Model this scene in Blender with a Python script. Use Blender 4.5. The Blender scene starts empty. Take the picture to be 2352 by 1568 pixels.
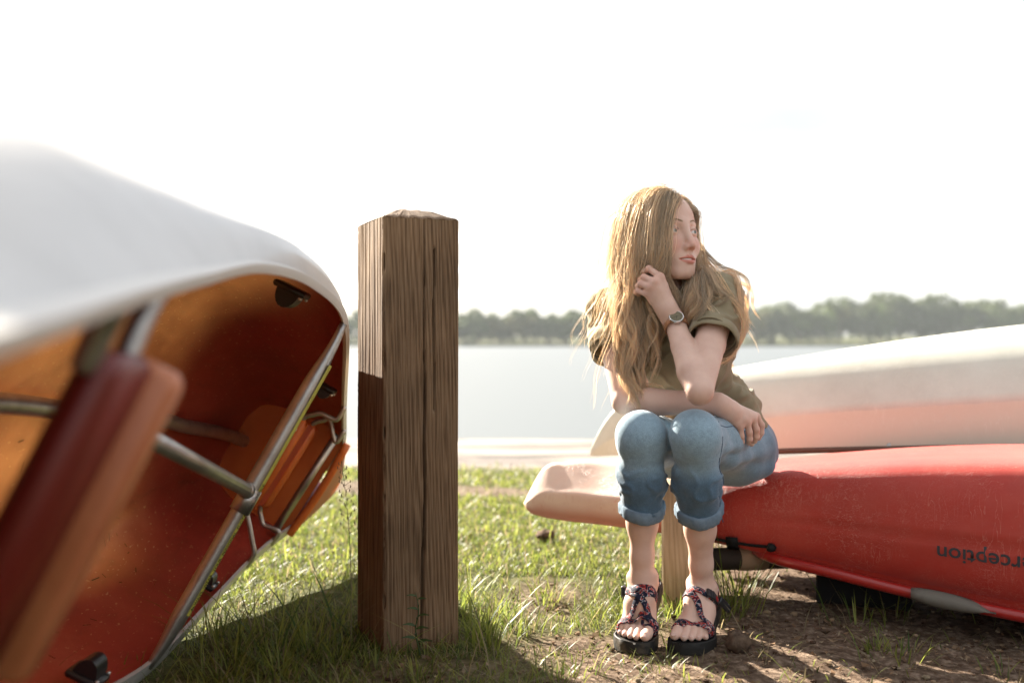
import bpy, math, random
import numpy as np
from mathutils import Vector, Matrix, noise as mnoise
random.seed(7); rng = np.random.default_rng(11)
scene = bpy.context.scene
R_ = math.radians

# ------------------------------------------------------------------ camera, sky, sun, exposure
H = 0.714; F = 2286.7; U0, V0 = 1176.0, 790.0
cam = bpy.data.cameras.new('camera'); camo = bpy.data.objects.new('camera', cam)
scene.collection.objects.link(camo); scene.camera = camo
cam.lens = 35; cam.sensor_width = 36; cam.clip_start = 0.05; cam.clip_end = 6000
camo.location = (0, 0, H); camo.rotation_euler = (R_(90.15), 0, 0)
cam.dof.use_dof = True; cam.dof.focus_distance = 2.40; cam.dof.aperture_fstop = 1.8

SUN_AZ, SUN_EL = R_(-35), R_(26)          # azimuth from +Y (view direction), negative = left
sun_dir = Vector((math.sin(SUN_AZ)*math.cos(SUN_EL), math.cos(SUN_AZ)*math.cos(SUN_EL), math.sin(SUN_EL)))
world = bpy.data.worlds.new('World'); scene.world = world; world.use_nodes = True
wn, wl = world.node_tree.nodes, world.node_tree.links
wn.clear()
wo = wn.new('ShaderNodeOutputWorld'); bg = wn.new('ShaderNodeBackground'); bg.inputs[1].default_value = 0.05
sky = wn.new('ShaderNodeTexSky'); sky.sky_type = 'NISHITA'; sky.sun_disc = False
sky.sun_elevation = SUN_EL; sky.sun_rotation = SUN_AZ; sky.dust_density = 2.0
tc = wn.new('ShaderNodeTexCoord'); mp = wn.new('ShaderNodeMapping'); mp.inputs['Scale'].default_value = (2.2, 2.2, 9.0)
nz = wn.new('ShaderNodeTexNoise'); nz.inputs['Scale'].default_value = 1.4; nz.inputs['Detail'].default_value = 5
cr = wn.new('ShaderNodeValToRGB')
cr.color_ramp.elements[0].position = .36; cr.color_ramp.elements[0].color = (3.1, 3.27, 3.5, 1)
cr.color_ramp.elements[1].position = .62; cr.color_ramp.elements[1].color = (4.35, 4.35, 4.3, 1)
mx = wn.new('ShaderNodeMix'); mx.data_type = 'RGBA'; mx.inputs[0].default_value = .82
wl.new(tc.outputs['Generated'], mp.inputs[0]); wl.new(mp.outputs[0], nz.inputs[0]); wl.new(nz.outputs[0], cr.inputs[0])
wl.new(sky.outputs[0], mx.inputs[6]); wl.new(cr.outputs[0], mx.inputs[7])
wl.new(mx.outputs[2], bg.inputs[0]); wl.new(bg.outputs[0], wo.inputs[0])

sl = bpy.data.lights.new('sun', 'SUN'); so = bpy.data.objects.new('sun', sl); scene.collection.objects.link(so)
sl.energy = 5.0; sl.angle = R_(.6); sl.color = (1, .91, .78)
so.rotation_euler = sun_dir.to_track_quat('Z', 'Y').to_euler(); so.location = (-20, 30, 25)
vs = scene.view_settings; vs.view_transform = 'Standard'; vs.look = 'None'; vs.gamma = 1; vs.use_curve_mapping = False
vs.exposure = 2.47
scene.cycles.max_bounces = 8; scene.cycles.volume_bounces = 1; scene.cycles.use_denoising = True

def P(u, v, d):
    """real-world point seen at (u, v) of the 2352 x 1568 photograph, d metres in front of the camera"""
    return np.array(((u-U0)/F*d, d, H+(V0-v)/F*d))

# ------------------------------------------------------------------ helpers
def spl(xs, ys):
    """smooth (pchip-like) curve through points; ys may be vectors"""
    xs = np.asarray(xs, float); ys = np.asarray(ys, float)
    if xs[0] > xs[-1]: xs, ys = xs[::-1], ys[::-1]
    one = ys.ndim == 1
    if one: ys = ys[:, None]
    h = np.diff(xs)[:, None]; dl = np.diff(ys, axis=0)/h
    m = np.zeros_like(ys); m[0], m[-1] = dl[0], dl[-1]
    for i in range(1, len(xs)-1):
        m[i] = (dl[i-1]*h[i]+dl[i]*h[i-1])/(h[i]+h[i-1])
    def f(x):
        x = np.atleast_1d(np.asarray(x, float))
        i = np.clip(np.searchsorted(xs, x)-1, 0, len(xs)-2)
        t = np.clip((x-xs[i])/(xs[i+1]-xs[i]), 0, 1)[:, None]; hh = (xs[i+1]-xs[i])[:, None]
        r = ((2*t**3-3*t**2+1)*ys[i]+(t**3-2*t**2+t)*hh*m[i]+(-2*t**3+3*t**2)*ys[i+1]+(t**3-t**2)*hh*m[i+1])
        return r[:, 0] if one else r
    return f
def resample(pts, n):
    pts = np.asarray(pts, float); L = np.r_[0, np.cumsum(np.linalg.norm(np.diff(pts, axis=0), axis=1))]
    return spl(L, pts)(np.linspace(0, L[-1], n))
def unit(v): v = np.asarray(v, float); return v/(np.linalg.norm(v, axis=-1, keepdims=True)+1e-12)

def link(o): scene.collection.objects.link(o); return o
def tag(o, label=None, cat=None, group=None, kind=None):
    if label: o['label'] = label
    if cat: o['category'] = cat
    if group: o['group'] = group
    if kind: o['kind'] = kind
    return o
def thing(name, label, cat, loc=(0, 0, 0), group=None):
    o = link(bpy.data.objects.new(name, None)); o.location = loc; o.empty_display_size = .1
    return tag(o, label, cat, group)
def mesh_np(name, V, faces, material=None, parent=None, smooth=True):
    """faces: list of (n,k) int arrays"""
    me = bpy.data.meshes.new(name); V = np.asarray(V, np.float32)
    me.vertices.add(len(V)); me.vertices.foreach_set('co', V.ravel())
    faces = [np.asarray(f, np.int32) for f in faces if len(f)]
    tot = np.concatenate([np.full(len(f), f.shape[1], np.int32) for f in faces])
    idx = np.concatenate([f.ravel() for f in faces])
    me.loops.add(len(idx)); me.loops.foreach_set('vertex_index', idx)
    me.polygons.add(len(tot)); me.polygons.foreach_set('loop_start', np.r_[0, np.cumsum(tot)[:-1]].astype(np.int32))
    me.polygons.foreach_set('loop_total', tot)
    me.polygons.foreach_set('use_smooth', np.full(len(tot), smooth))
    me.update(calc_edges=True); me.validate()
    o = bpy.data.objects.new(name, me); link(o)
    if material:
        for m_ in (material if isinstance(material, (list, tuple)) else [material]): me.materials.append(m_)
    if parent is not None: adopt(o, parent)
    return o
def adopt(o, parent):
    """parent keeping the world place (world matrices are plain translations here)"""
    base = Vector((0, 0, 0)); p = parent
    while p is not None: base += Vector(p.location); p = p.parent
    o.parent = parent; o.location = Vector(o.location)-base
    return o
def set_col(o, cols, name='tint'):
    at = o.data.color_attributes.new(name, 'FLOAT_COLOR', 'POINT')
    c = np.ones((len(o.data.vertices), 4), np.float32); c[:, :cols.shape[1]] = cols
    at.data.foreach_set('color', c.ravel())

class MB:
    def __init__(s): s.V = []; s.Q = []; s.T = []; s.n = 0; s.N = []
    def add(s, v, q=(), t=()):
        v = np.asarray(v, float)
        if len(q): s.Q.append(np.asarray(q)+s.n)
        if len(t): s.T.append(np.asarray(t)+s.n)
        s.V.append(v); s.n += len(v); return s
    def loft(s, rings, closed=True, caps=True):
        rings = np.asarray(rings, float); m, k = rings.shape[:2]
        i = np.arange(m-1)[:, None]; j = np.arange(k if closed else k-1)[None]
        j2 = (j+1) % k
        q = np.stack([i*k+j, i*k+j2, (i+1)*k+j2, (i+1)*k+j], -1).reshape(-1, 4)
        v = rings.reshape(-1, 3)
        t = []
        if caps and closed:
            v = np.vstack([v, rings[0].mean(0), rings[-1].mean(0)]); a, b = m*k, m*k+1
            for jj in range(k):
                t.append((a, (jj+1) % k, jj)); t.append((b, (m-1)*k+jj, (m-1)*k+(jj+1) % k))
        return s.add(v, q, t)
    def tube(s, pts, r, n=10, smooth_n=0, caps=True, flat=1.0):
        pts = np.asarray(pts, float)
        if smooth_n: pts = resample(pts, smooth_n)
        m = len(pts); r = np.broadcast_to(np.asarray(r, float), (m,)) if np.ndim(r) == 0 or len(np.atleast_1d(r)) == m else np.interp(np.linspace(0, 1, m), np.linspace(0, 1, len(r)), r)
        T = unit(np.gradient(pts, axis=0)); up = np.array((0, 0, 1.)) if abs(T[0][2]) < .9 else np.array((0, 1., 0))
        A = unit(np.cross(T[0], up)); rings = []
        for i in range(m):
            A = unit(A-T[i]*np.dot(A, T[i])); B = np.cross(T[i], A)
            th = np.linspace(0, 2*np.pi, n, endpoint=False)
            rings.append(pts[i]+r[i]*(np.cos(th)[:, None]*A*flat+np.sin(th)[:, None]*B))
        return s.loft(rings, True, caps)
    def box(s, c, ax, hs, bev=0.0):
        """box with chamfered edges; ax rows = unit axes"""
        c = np.asarray(c, float); ax = np.asarray(ax, float); hs = np.asarray(hs, float)
        b = min(bev, hs.min()*.9) if bev else 0
        if not b:
            v = [c+ax.T@(hs*np.array((x, y, z))) for x in (-1, 1) for y in (-1, 1) for z in (-1, 1)]
            return s.add(v, [(0, 1, 3, 2), (4, 6, 7, 5), (0, 4, 5, 1), (2, 3, 7, 6), (0, 2, 6, 4), (1, 5, 7, 3)])
        def ring(z, dx):
            X, Y = hs[0]-dx, hs[1]-dx
            p = [(X-b, -Y), (X, -Y+b), (X, Y-b), (X-b, Y), (-X+b, Y), (-X, Y-b), (-X, -Y+b), (-X+b, -Y)]
            return [c+ax.T@np.array((x, y, z)) for x, y in p]
        Z = hs[2]
        return s.loft([ring(-Z, b*.7), ring(-Z+b, 0), ring(Z-b, 0), ring(Z, b*.7)], True, True)
    def ball(s, c, r, n=10, m=7, jit=0.0):
        r = np.broadcast_to(np.asarray(r, float), (3,)); rings = []
        for i in range(1, m):
            ph = np.pi*i/m; th = np.linspace(0, 2*np.pi, n, endpoint=False)
            d = np.stack([np.sin(ph)*np.cos(th), np.sin(ph)*np.sin(th), np.full(n, -np.cos(ph))], 1)
            if jit: d *= 1+jit*(rng.random((n, 1))-.5)
            rings.append(np.asarray(c)+d*r)
        return s.loft(rings, True, True)
    def build(s, name, material=None, parent=None, smooth=True, autosmooth=None):
        o = mesh_np(name, np.vstack(s.V), ([np.vstack(s.Q)] if s.Q else [])+([np.vstack(s.T)] if s.T else []), material, parent, smooth)
        if autosmooth is not None:
            o.data.set_sharp_from_angle(angle=R_(autosmooth))
        return o

# ------------------------------------------------------------------ materials
def mat(name, col, rough=.6, spec=.5, metal=0., var=None, vscale=8., vstretch=(1, 1, 1), bump=0., bscale=60., bstretch=(1, 1, 1),
        trans=0., tcol=None, attr=None, sheen=0., coat=0., sss=0., detail=6., dirt=None, dscale=3., dth=(.55, .7)):
    m = bpy.data.materials.new(name); m.use_nodes = True; n, l = m.node_tree.nodes, m.node_tree.links
    b = n['Principled BSDF']; out = n['Material Output']
    b.inputs['Base Color'].default_value = (*col, 1); b.inputs['Roughness'].default_value = rough
    b.inputs['Specular IOR Level'].default_value = spec; b.inputs['Metallic'].default_value = metal
    if sheen: b.inputs['Sheen Weight'].default_value = sheen; b.inputs['Sheen Roughness'].default_value = .4
    if coat: b.inputs['Coat Weight'].default_value = coat; b.inputs['Coat Roughness'].default_value = .25
    if sss:
        b.inputs['Subsurface Weight'].default_value = sss; b.inputs['Subsurface Radius'].default_value = (1, .35, .2); b.inputs['Subsurface Scale'].default_value = .008
    tex = n.new('ShaderNodeTexCoord'); csock = None
    def noise(scale, stretch, det=detail, rg=.6):
        mp = n.new('ShaderNodeMapping'); mp.inputs['Scale'].default_value = stretch
        nz = n.new('ShaderNodeTexNoise'); nz.inputs['Scale'].default_value = scale; nz.inputs['Detail'].default_value = det; nz.inputs['Roughness'].default_value = rg
        l.new(tex.outputs['Object'], mp.inputs[0]); l.new(mp.outputs[0], nz.inputs[0]); return nz.outputs['Fac']
    def mixc(f, a, bb, blend='MIX'):
        x = n.new('ShaderNodeMix'); x.data_type = 'RGBA'; x.blend_type = blend
        for s_, k in ((f, 0), (a, 6), (bb, 7)):
            if hasattr(s_, 'links'): l.new(s_, x.inputs[k])
            else: x.inputs[k].default_value = s_ if k == 0 else (*s_[:3], 1)
        return x.outputs[2]
    def ramp(f, a, bb):
        x = n.new('ShaderNodeMapRange'); x.inputs[1].default_value = a; x.inputs[2].default_value = bb; l.new(f, x.inputs[0]); return x.outputs[0]
    m['_'] = 0
    if var is not None: csock = mixc(ramp(noise(vscale, vstretch), .3, .7), col, var)
    if dirt is not None: csock = mixc(ramp(noise(dscale, (1, 1, 1), 8), *dth), csock if csock is not None else col, dirt)
    if attr:
        a = n.new('ShaderNodeAttribute'); a.attribute_name = attr
        csock = mixc(1.0, csock if csock is not None else col, a.outputs['Color'], 'MULTIPLY')
    if csock is not None: l.new(csock, b.inputs['Base Color'])
    if bump:
        bp = n.new('ShaderNodeBump'); bp.inputs['Strength'].default_value = 1.0; bp.inputs['Distance'].default_value = bump
        l.new(noise(bscale, bstretch, 5), bp.inputs['Height']); l.new(bp.outputs[0], b.inputs['Normal'])
    if trans:
        t = n.new('ShaderNodeBsdfTranslucent'); t.inputs[0].default_value = (*(tcol or col), 1)
        if csock is not None and tcol is None: l.new(csock, t.inputs[0])
        x = n.new('ShaderNodeMixShader'); x.inputs[0].default_value = trans
        l.new(b.outputs[0], x.inputs[1]); l.new(t.outputs[0], x.inputs[2]); l.new(x.outputs[0], out.inputs[0])
    del m['_']
    return m
def nodes(m): return m.node_tree.nodes, m.node_tree.links, m.node_tree.nodes['Principled BSDF']

def gz(x, y):
    """height of the ground"""
    x = np.asarray(x, float); y = np.asarray(y, float)
    z = .012*np.sin(1.7*x+.6*y+.4)*np.sin(1.3*y-.5*x)+.006*np.sin(5.1*x+2.)*np.sin(4.3*y+1.)+.003*np.sin(13*x)*np.sin(11*y+3*x)
    z = z*np.clip((np.abs(y)+.0)/1.0, 0, 1)
    sh = np.clip((y-5.6)/3.6, 0, 1); z = z*(1-sh)-.14*sh**1.3
    dp = np.clip((y-9.2)/40, 0, 1); z = z-2.0*dp*(y < 340)
    bk = np.clip((y-365)/10, 0, 1); z = np.where(y > 340, -2.1*(1-bk)+.8*bk+np.clip((y-375)/300, 0, 3)*4, z)
    return z-.006
# ------------------------------------------------------------------ ground, water, far shore
def grid_axis(fine_lo, fine_hi, step, outs):
    return np.array(sorted(set(np.round(np.arange(fine_lo, fine_hi+1e-6, step), 4)) | set(outs)))
gx = grid_axis(-2.6, 3.2, .03, [-1000, -700, -400, -200, -100, -50, -25, -14, -9, -6, -4.5, -3.6, -3, 3.6, 4.2, 5.5, 8, 12, 20, 40, 80, 160, 300, 600, 1000])
gy = grid_axis(1.3, 8.8, .03, [-60, -30, -15, -8, -4, -2, -1, 0, .5, .9, 6.8, 7.2, 7.6, 8, 8.4, 8.8, 9.2, 9.8, 10.5, 12, 15, 20, 30, 50, 90, 150, 250, 340, 350, 360, 365, 370, 376, 390, 420, 500, 700, 1000])
X, Y = np.meshgrid(gx, gy); Z = gz(X, Y)
def fbm(x, y, s, seed=0.):
    r = np.zeros_like(x); a = 1.
    for o in range(4):
        q = s*2.03**o
        r += a*np.sin(q*x+1.7*o+seed+1.3*np.sin(q*.7*y+o))*np.sin(q*y*1.1+.9*o-seed+1.1*np.sin(q*.6*x-o)); a *= .55
    return r
def smooth(a, b, x): t = np.clip((x-a)/(b-a), 0, 1); return t*t*(3-2*t)
def dirtmask(x, y):
    """1 = bare earth and litter, 0 = turf"""
    n = .22*fbm(x, y, 3.1, 1.)
    e1 = 1-smooth(.55, 1.05, np.sqrt(((x-.47)/.62)**2+((y-2.22)/.5)**2)+n)
    e2 = smooth(.42, .72, x+n*.8-.10*(y-2.6))*(1-smooth(4.2, 5.2, y+n))
    e3 = .8*(1-smooth(.4, 1.0, np.sqrt(((x-.09)/.19)**2+((y-2.78)/.34)**2)+n))
    e4 = .85*(1-smooth(.6, 1., np.sqrt(((y-4.85+.15*np.sin(2*x))/.22)**2)+.8*n))
    e5 = .55*(1-smooth(.5, 1., np.sqrt(((x+.12)/.4)**2+((y-2.18)/.17)**2)+n))
    return np.clip(np.maximum.reduce([e1, e2, e3, e4, e5]), 0, 1)
DM = dirtmask(X, Y); SAND = smooth(5.5, 6.1, Y+.12*fbm(X, Y, 1.5, 3.))
near = (np.abs(X) < 4) & (Y < 6.5) & (Y > 1)
rough_ = np.zeros_like(X); rough_[near] = np.array([mnoise.fractal((a*14, b*14, 0), 1.0, 2.1, 4) for a, b in zip(X[near], Y[near])])
Z = Z+rough_*(.004+.006*DM)*(Y < 6.4)
V = np.stack([X, Y, Z], -1).reshape(-1, 3); ny, nx = X.shape
ii = (np.arange(ny-1)[:, None]*nx+np.arange(nx-1)[None]).ravel()
def ground_mat():
    m = mat('earth', (.10, .075, .05), .95, .1); n, l, b = nodes(m)
    at = n.new('ShaderNodeAttribute'); at.attribute_name = 'zone'; sp = n.new('ShaderNodeSeparateColor'); l.new(at.outputs['Color'], sp.inputs[0])
    tx = n.new('ShaderNodeTexCoord')
    def nzn(s, d=8, r=.65):
        q = n.new('ShaderNodeTexNoise'); q.inputs['Scale'].default_value = s; q.inputs['Detail'].default_value = d; q.inputs['Roughness'].default_value = r; l.new(tx.outputs['Object'], q.inputs[0]); return q.outputs['Fac']
    def rampc(f, cols):
        r = n.new('ShaderNodeValToRGB'); e = r.color_ramp.elements
        while len(e) < len(cols): e.new(.5)
        for q, (p, c) in zip(e, cols): q.position = p; q.color = (*c, 1)
        l.new(f, r.inputs[0]); return r.outputs[0]
    def mixc(f, a, c):
        x = n.new('ShaderNodeMix'); x.data_type = 'RGBA'; l.new(f, x.inputs[0]); l.new(a, x.inputs[6]); l.new(c, x.inputs[7]); return x.outputs[2]
    soil = rampc(nzn(38), [(.3, (.045, .028, .018)), (.5, (.13, .088, .06)), (.7, (.32, .24, .175))])
    turf = rampc(nzn(22), [(.3, (.03, .034, .010)), (.55, (.09, .095, .03)), (.75, (.20, .175, .08))])
    sand = rampc(nzn(.9, 5), [(.38, (.15, .13, .12)), (.50, (.27, .235, .205)), (.7, (.36, .31, .265))])
    c = mixc(sp.outputs[0], turf, soil); patch_grey = n.new('ShaderNodeRGB'); patch_grey.outputs[0].default_value = (.085, .08, .078, 1); c = mixc(sp.outputs[1], c, sand); c = mixc(sp.outputs[2], c, patch_grey.outputs[0]); l.new(c, b.inputs['Base Color'])
    bp = n.new('ShaderNodeBump'); bp.inputs['Strength'].default_value = .9; bp.inputs['Distance'].default_value = .006
    l.new(nzn(120), bp.inputs['Height']); l.new(bp.outputs[0], b.inputs['Normal'])
    return m
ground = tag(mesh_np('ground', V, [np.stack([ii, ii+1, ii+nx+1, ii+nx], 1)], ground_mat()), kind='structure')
dark_patch = np.zeros_like(X)  # darker grey patches on the beach sand
for px_, py_, rx_, ry_ in ((.02, 7.55, .75, .16), (.12, 6.72, .85, .13), (.62, 7.95, .7, .12), (1.6, 7.0, .9, .12), (-1.4, 7.2, .8, .12)): dark_patch = np.maximum(dark_patch, 1-smooth(.55, 1.1, np.hypot((X-px_)/rx_, (Y-py_)/ry_)+.15*fbm(X, Y, 3.3, px_)))
zone = np.zeros((V.shape[0], 3)); zone[:, 0] = DM.ravel(); zone[:, 1] = SAND.ravel(); zone[:, 2] = dark_patch.ravel(); far = Y.ravel() > 340; zone[far] = (0, 0, 0)
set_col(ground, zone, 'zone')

mw = mat('lake_water', (.12, .132, .137), .34, .5, bump=.004, bscale=3.0, bstretch=(.35, 1.4, 1)); n_, l_, b_ = nodes(mw); b_.inputs['IOR'].default_value = 1.33
water = tag(mesh_np('water', [(-990, 8.6, -.125), (990, 8.6, -.125), (990, 372, -.125), (-990, 372, -.125)], [[(0, 1, 2, 3)]], mw), kind='structure')

# trees on the far shore
mleaf = [mat('leaf_green', (.10, .15, .045), .7, .2, var=(.12, .13, .045), vscale=.35, trans=.3),
         mat('leaf_olive', (.17, .165, .06), .7, .2, var=(.16, .15, .06), vscale=.35, trans=.3),
         mat('leaf_dark', (.075, .10, .045), .7, .2, var=(.085, .10, .04), vscale=.35, trans=.3)]
mbark = mat('bark', (.10, .08, .06), .9, .1)
def crown_mesh(seed, n=900):
    r = np.random.default_rng(seed); k = 11
    lobes = r.normal(size=(k, 3))*(.30, .30, .26); lobes[:, 2] += .1; lr = .26+.2*r.random(k)
    w = r.integers(0, k, n); d = unit(r.normal(size=(n, 3)))
    p = lobes[w]+d*(lr[w]*(.75+.35*r.random(n)))[:, None]
    a = unit(np.cross(d, r.normal(size=(n, 3)))); b = np.cross(d, a); s = (.045+.06*r.random(n))[:, None]
    tip = d*s*.35
    V = np.stack([p-a*s-b*s*.7, p+a*s-b*s*.5+tip, p+a*s*.8+b*s*.8, p-a*s*.9+b*s*.6+tip], 1).reshape(-1, 3)
    lo, hi = V.min(0), V.max(0); V = (V-lo)/(hi-lo); V[:, :2] -= .5
    return V, np.arange(4*n).reshape(-1, 4)
tree_protos = []
for i in range(4):
    V_, Q_ = crown_mesh(20+i)
    t = thing('shore_tree', 'broad leafy tree standing in the front row along the far lake shore', 'tree', (0, 0, 0), 'trees along the far lake shore')
    c = mesh_np('crown', V_*np.array((1., 1., .8))+np.array((0, 0, .2)), [Q_], mleaf[i % 3], t, smooth=False)
    k = MB().tube([(0, 0, -.02), (.01, 0, .2), (.0, .01, .5), (.03, 0, .75)], [.03, .024, .018, .006], 8)
    for q in range(4):
        a_ = q*1.6+i; k.tube([(0, 0, .32+.07*q), (.12*math.cos(a_), .12*math.sin(a_), .45+.07*q), (.25*math.cos(a_), .25*math.sin(a_), .55+.08*q)], [.011, .008, .003], 5)
    tr = k.build('trunk', mbark, t); tree_protos.append((t, c, tr))
hprof = spl([-60, -20, 0, 30, 60, 90, 104, 112, 130, 160, 178, 195, 240], [11.5, 11.3, 11.8, 11.4, 12.5, 14.5, 14.2, 13.4, 16.4, 17.2, 16.0, 14.6, 14.0])
trr = random.Random(5); xs = -34.; ti = 0
while xs < 236:
    h = float(hprof(xs)[0])*trr.uniform(.91, 1.03); w = trr.uniform(9.5, 15); pr = tree_protos[ti % 4] if trr.random() < .7 else tree_protos[trr.randrange(4)]
    if ti < 4: root = tree_protos[ti][0]
    else:
        root = link(pr[0].copy())
        for ch in (pr[1], pr[2]): cc = link(ch.copy()); cc.parent = root
    root.location = (xs, 374+trr.uniform(0, 9), .3); root.scale = (w, w, h); root.rotation_euler.z = trr.uniform(0, 6.3)
    xs += w*trr.uniform(.52, .72); ti += 1
# the wood behind them, one mass
r = np.random.default_rng(3); n = 42000
px = r.uniform(-330, 420, n); ph = hprof(np.clip(px, -60, 240))*(1+.10*np.sin(px*.31)+.08*np.sin(px*.83+1))*1.04; py = r.uniform(379, 402, n)
pz = ph*np.sqrt(r.random(n))*1.0+.2; d = unit(r.normal(size=(n, 3))*(.7, .7, 1)); d[:, 1] -= .3
a = unit(np.cross(d, r.normal(size=(n, 3)))); b = np.cross(d, a); s = (.5+.6*r.random(n))[:, None]; p = np.stack([px, py, pz], 1)
Vw = np.stack([p-a*s-b*s, p+a*s-b*s*.6, p+a*s*.8+b*s, p-a*s*.8+b*s*.7], 1).reshape(-1, 3)
tag(mesh_np('distant_wood', Vw, [np.arange(4*n).reshape(-1, 4)], mleaf[2], smooth=False), 'dense green wood behind the front trees across the lake', 'woods', kind='stuff')

# air over the lake: pale haze that fades the far shore
mh = bpy.data.materials.new('lake_haze'); mh.use_nodes = True; hn = mh.node_tree.nodes; hn.remove(hn['Principled BSDF']); pv = hn.new('ShaderNodeVolumePrincipled')
pv.inputs['Color'].default_value = (.86, .93, .97, 1); pv.inputs['Density'].default_value = .00024; mh.node_tree.links.new(pv.outputs[0], hn['Material Output'].inputs['Volume'])
hz_ = MB().box((0, 465, 10.4), np.eye(3), (1010, 540, 13.9)).build('haze', mh, smooth=False); tag(hz_, 'thin pale haze hanging in the air over the lake', 'haze', kind='stuff')

# ------------------------------------------------------------------ the timber post
def wood_mat(name, dark, mid, light, ring=46., rough=.85):
    m = mat(name, mid, rough, .25); n, l, b = nodes(m); tx = n.new('ShaderNodeTexCoord')
    mp = n.new('ShaderNodeMapping'); mp.inputs['Scale'].default_value = (1, 1, .055); l.new(tx.outputs['Object'], mp.inputs[0])
    nz = n.new('ShaderNodeTexNoise'); nz.inputs['Scale'].default_value = 9; nz.inputs['Detail'].default_value = 3; l.new(mp.outputs[0], nz.inputs[0])
    mp2 = n.new('ShaderNodeVectorMath'); mp2.operation = 'MULTIPLY_ADD'; l.new(nz.outputs['Color'], mp2.inputs[0]); mp2.inputs[1].default_value = (.09, .09, 0); l.new(mp.outputs[0], mp2.inputs[2])
    wv = n.new('ShaderNodeTexWave'); wv.wave_type = 'BANDS'; wv.bands_direction = 'DIAGONAL'; wv.inputs['Scale'].default_value = ring; wv.inputs['Distortion'].default_value = 5.0; wv.inputs['Detail'].default_value = 3; wv.inputs['Detail Scale'].default_value = 2.; l.new(mp2.outputs[0], wv.inputs[0])
    mp3 = n.new('ShaderNodeMapping'); mp3.inputs['Scale'].default_value = (1, 1, .035); l.new(tx.outputs['Object'], mp3.inputs[0])
    fn = n.new('ShaderNodeTexNoise'); fn.inputs['Scale'].default_value = 330; fn.inputs['Detail'].default_value = 6; l.new(mp3.outputs[0], fn.inputs[0])
    ad = n.new('ShaderNodeMath'); ad.operation = 'MULTIPLY_ADD'; l.new(wv.outputs['Fac'], ad.inputs[0]); ad.inputs[1].default_value = .25; 
    ml = n.new('ShaderNodeMath'); ml.operation = 'MULTIPLY'; l.new(fn.outputs['Fac'], ml.inputs[0]); ml.inputs[1].default_value = .80; l.new(ml.outputs[0], ad.inputs[2])
    r = n.new('ShaderNodeValToRGB'); e = r.color_ramp.elements; e.new(.5)
    for q, (p_, c_) in zip(e, [(.22, dark), (.5, mid), (.85, light)]): q.position = p_; q.color = (*c_, 1)
    l.new(ad.outputs[0], r.inputs[0])
    bn = n.new('ShaderNodeTexNoise'); bn.inputs['Scale'].default_value = 5; bn.inputs['Detail'].default_value = 6; l.new(tx.outputs['Object'], bn.inputs[0])
    mr = n.new('ShaderNodeMapRange'); mr.inputs[1].default_value = .35; mr.inputs[2].default_value = .7; mr.inputs[3].default_value = .72; mr.inputs[4].default_value = 1.1; l.new(bn.outputs['Fac'], mr.inputs[0])
    mu = n.new('ShaderNodeMix'); mu.data_type = 'RGBA'; mu.blend_type = 'MULTIPLY'; mu.inputs[0].default_value = 1; l.new(r.outputs[0], mu.inputs[6]); l.new(mr.outputs[0], mu.inputs[7])
    l.new(mu.outputs[2], b.inputs['Base Color'])
    bp = n.new('ShaderNodeBump'); bp.inputs['Strength'].default_value = .8; bp.inputs['Distance'].default_value = .0016; l.new(ad.outputs[0], bp.inputs['Height']); l.new(bp.outputs[0], b.inputs['Normal'])
    return m
mpost = wood_mat('weathered_timber', (.075, .042, .021), (.185, .112, .060), (.28, .185, .110))
mpostend = wood_mat('timber_end_grain', (.10, .06, .035), (.20, .125, .075), (.28, .19, .12), 60)
def make_post(name, label, cx, cy, half, hdep, top, rotz, mtl, crack=True, seed=1, cap=.032, rows=150, ns=96):
    root = thing(name, label, 'post', (cx, cy, 0)); rr = np.random.default_rng(seed)
    q = np.linspace(-1, 1, ns, endpoint=False); zs = np.linspace(-.06, top, rows); rings = []
    chip = np.convolve(rr.random((4, rows+12)).ravel(), np.ones(5)/5, 'same').reshape(4, -1)[:, :rows]; chip = np.clip(chip-.52, 0, 1)*.035+.002
    cxz = lambda z: .05+.16*(z/top-.5)+.05*math.sin(5*z)+.012*math.sin(23*z)
    for i, z in enumerate(zs):
        pts = []
        for sd in range(4):
            for t in q:
                x, y = t, -1.; ed = min(1-abs(t), .08)/.08
                g = .0004*math.sin(t*61+z*1.3+sd)+.0009*mnoise.noise((t*38+sd*5, z*1.5, seed+3))+.0011*mnoise.noise((t*9+sd*7, z*2.2, seed))
                k = chip[sd][i] if t < 0 else chip[(sd+1) % 4][i]
                off = g-(1-ed)**2*k
                if crack and sd == 0:
                    dx = (t-cxz(z))*half; wd = .0042*(.55+.45*math.sin(3*z+1)); 
                    off -= .016*max(0, 1-abs(dx)/wd)**.5 if abs(dx) < wd else 0
                    dx2 = (t-cxz(z)-.16-.1*math.sin(2*z))*half
                    if .55*top < z < .93*top and abs(dx2) < .0026: off -= .008
                yy = -(half+off)
                xx = x*(half-(1-ed)**2*k)
                if sd % 2: yy *= half/half; xx *= hdep/half
                else: yy *= hdep/half
                a = sd*math.pi/2+rotz
                pts.append((xx*math.cos(a)-yy*math.sin(a), xx*math.sin(a)+yy*math.cos(a), z+(0 if i < rows-1 else .0)))
        rings.append(pts)
    m = MB(); m.loft(rings, True, False); o = m.build('shaft', mtl, None); o.location = (cx, cy, 0); adopt(o, root)
    # sloping weathered cap
    top_r = np.array(rings[-1]); c_ = []
    for f, zz in ((1.0, 0), (.96, .004), (.8, cap*.36), (.5, cap*.78), (.36, cap*.95), (.15, cap)):
        rg = top_r.copy(); rg[:, :2] *= f; rg[:, 2] = top+zz+.0015*np.sin(rg[:, 0]*160+rg[:, 1]*90); c_.append(rg)
    m = MB(); m.loft(c_, True, True); o = m.build('cap', mpostend, None); o.location = (cx, cy, 0); adopt(o, root)
    return root
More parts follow.
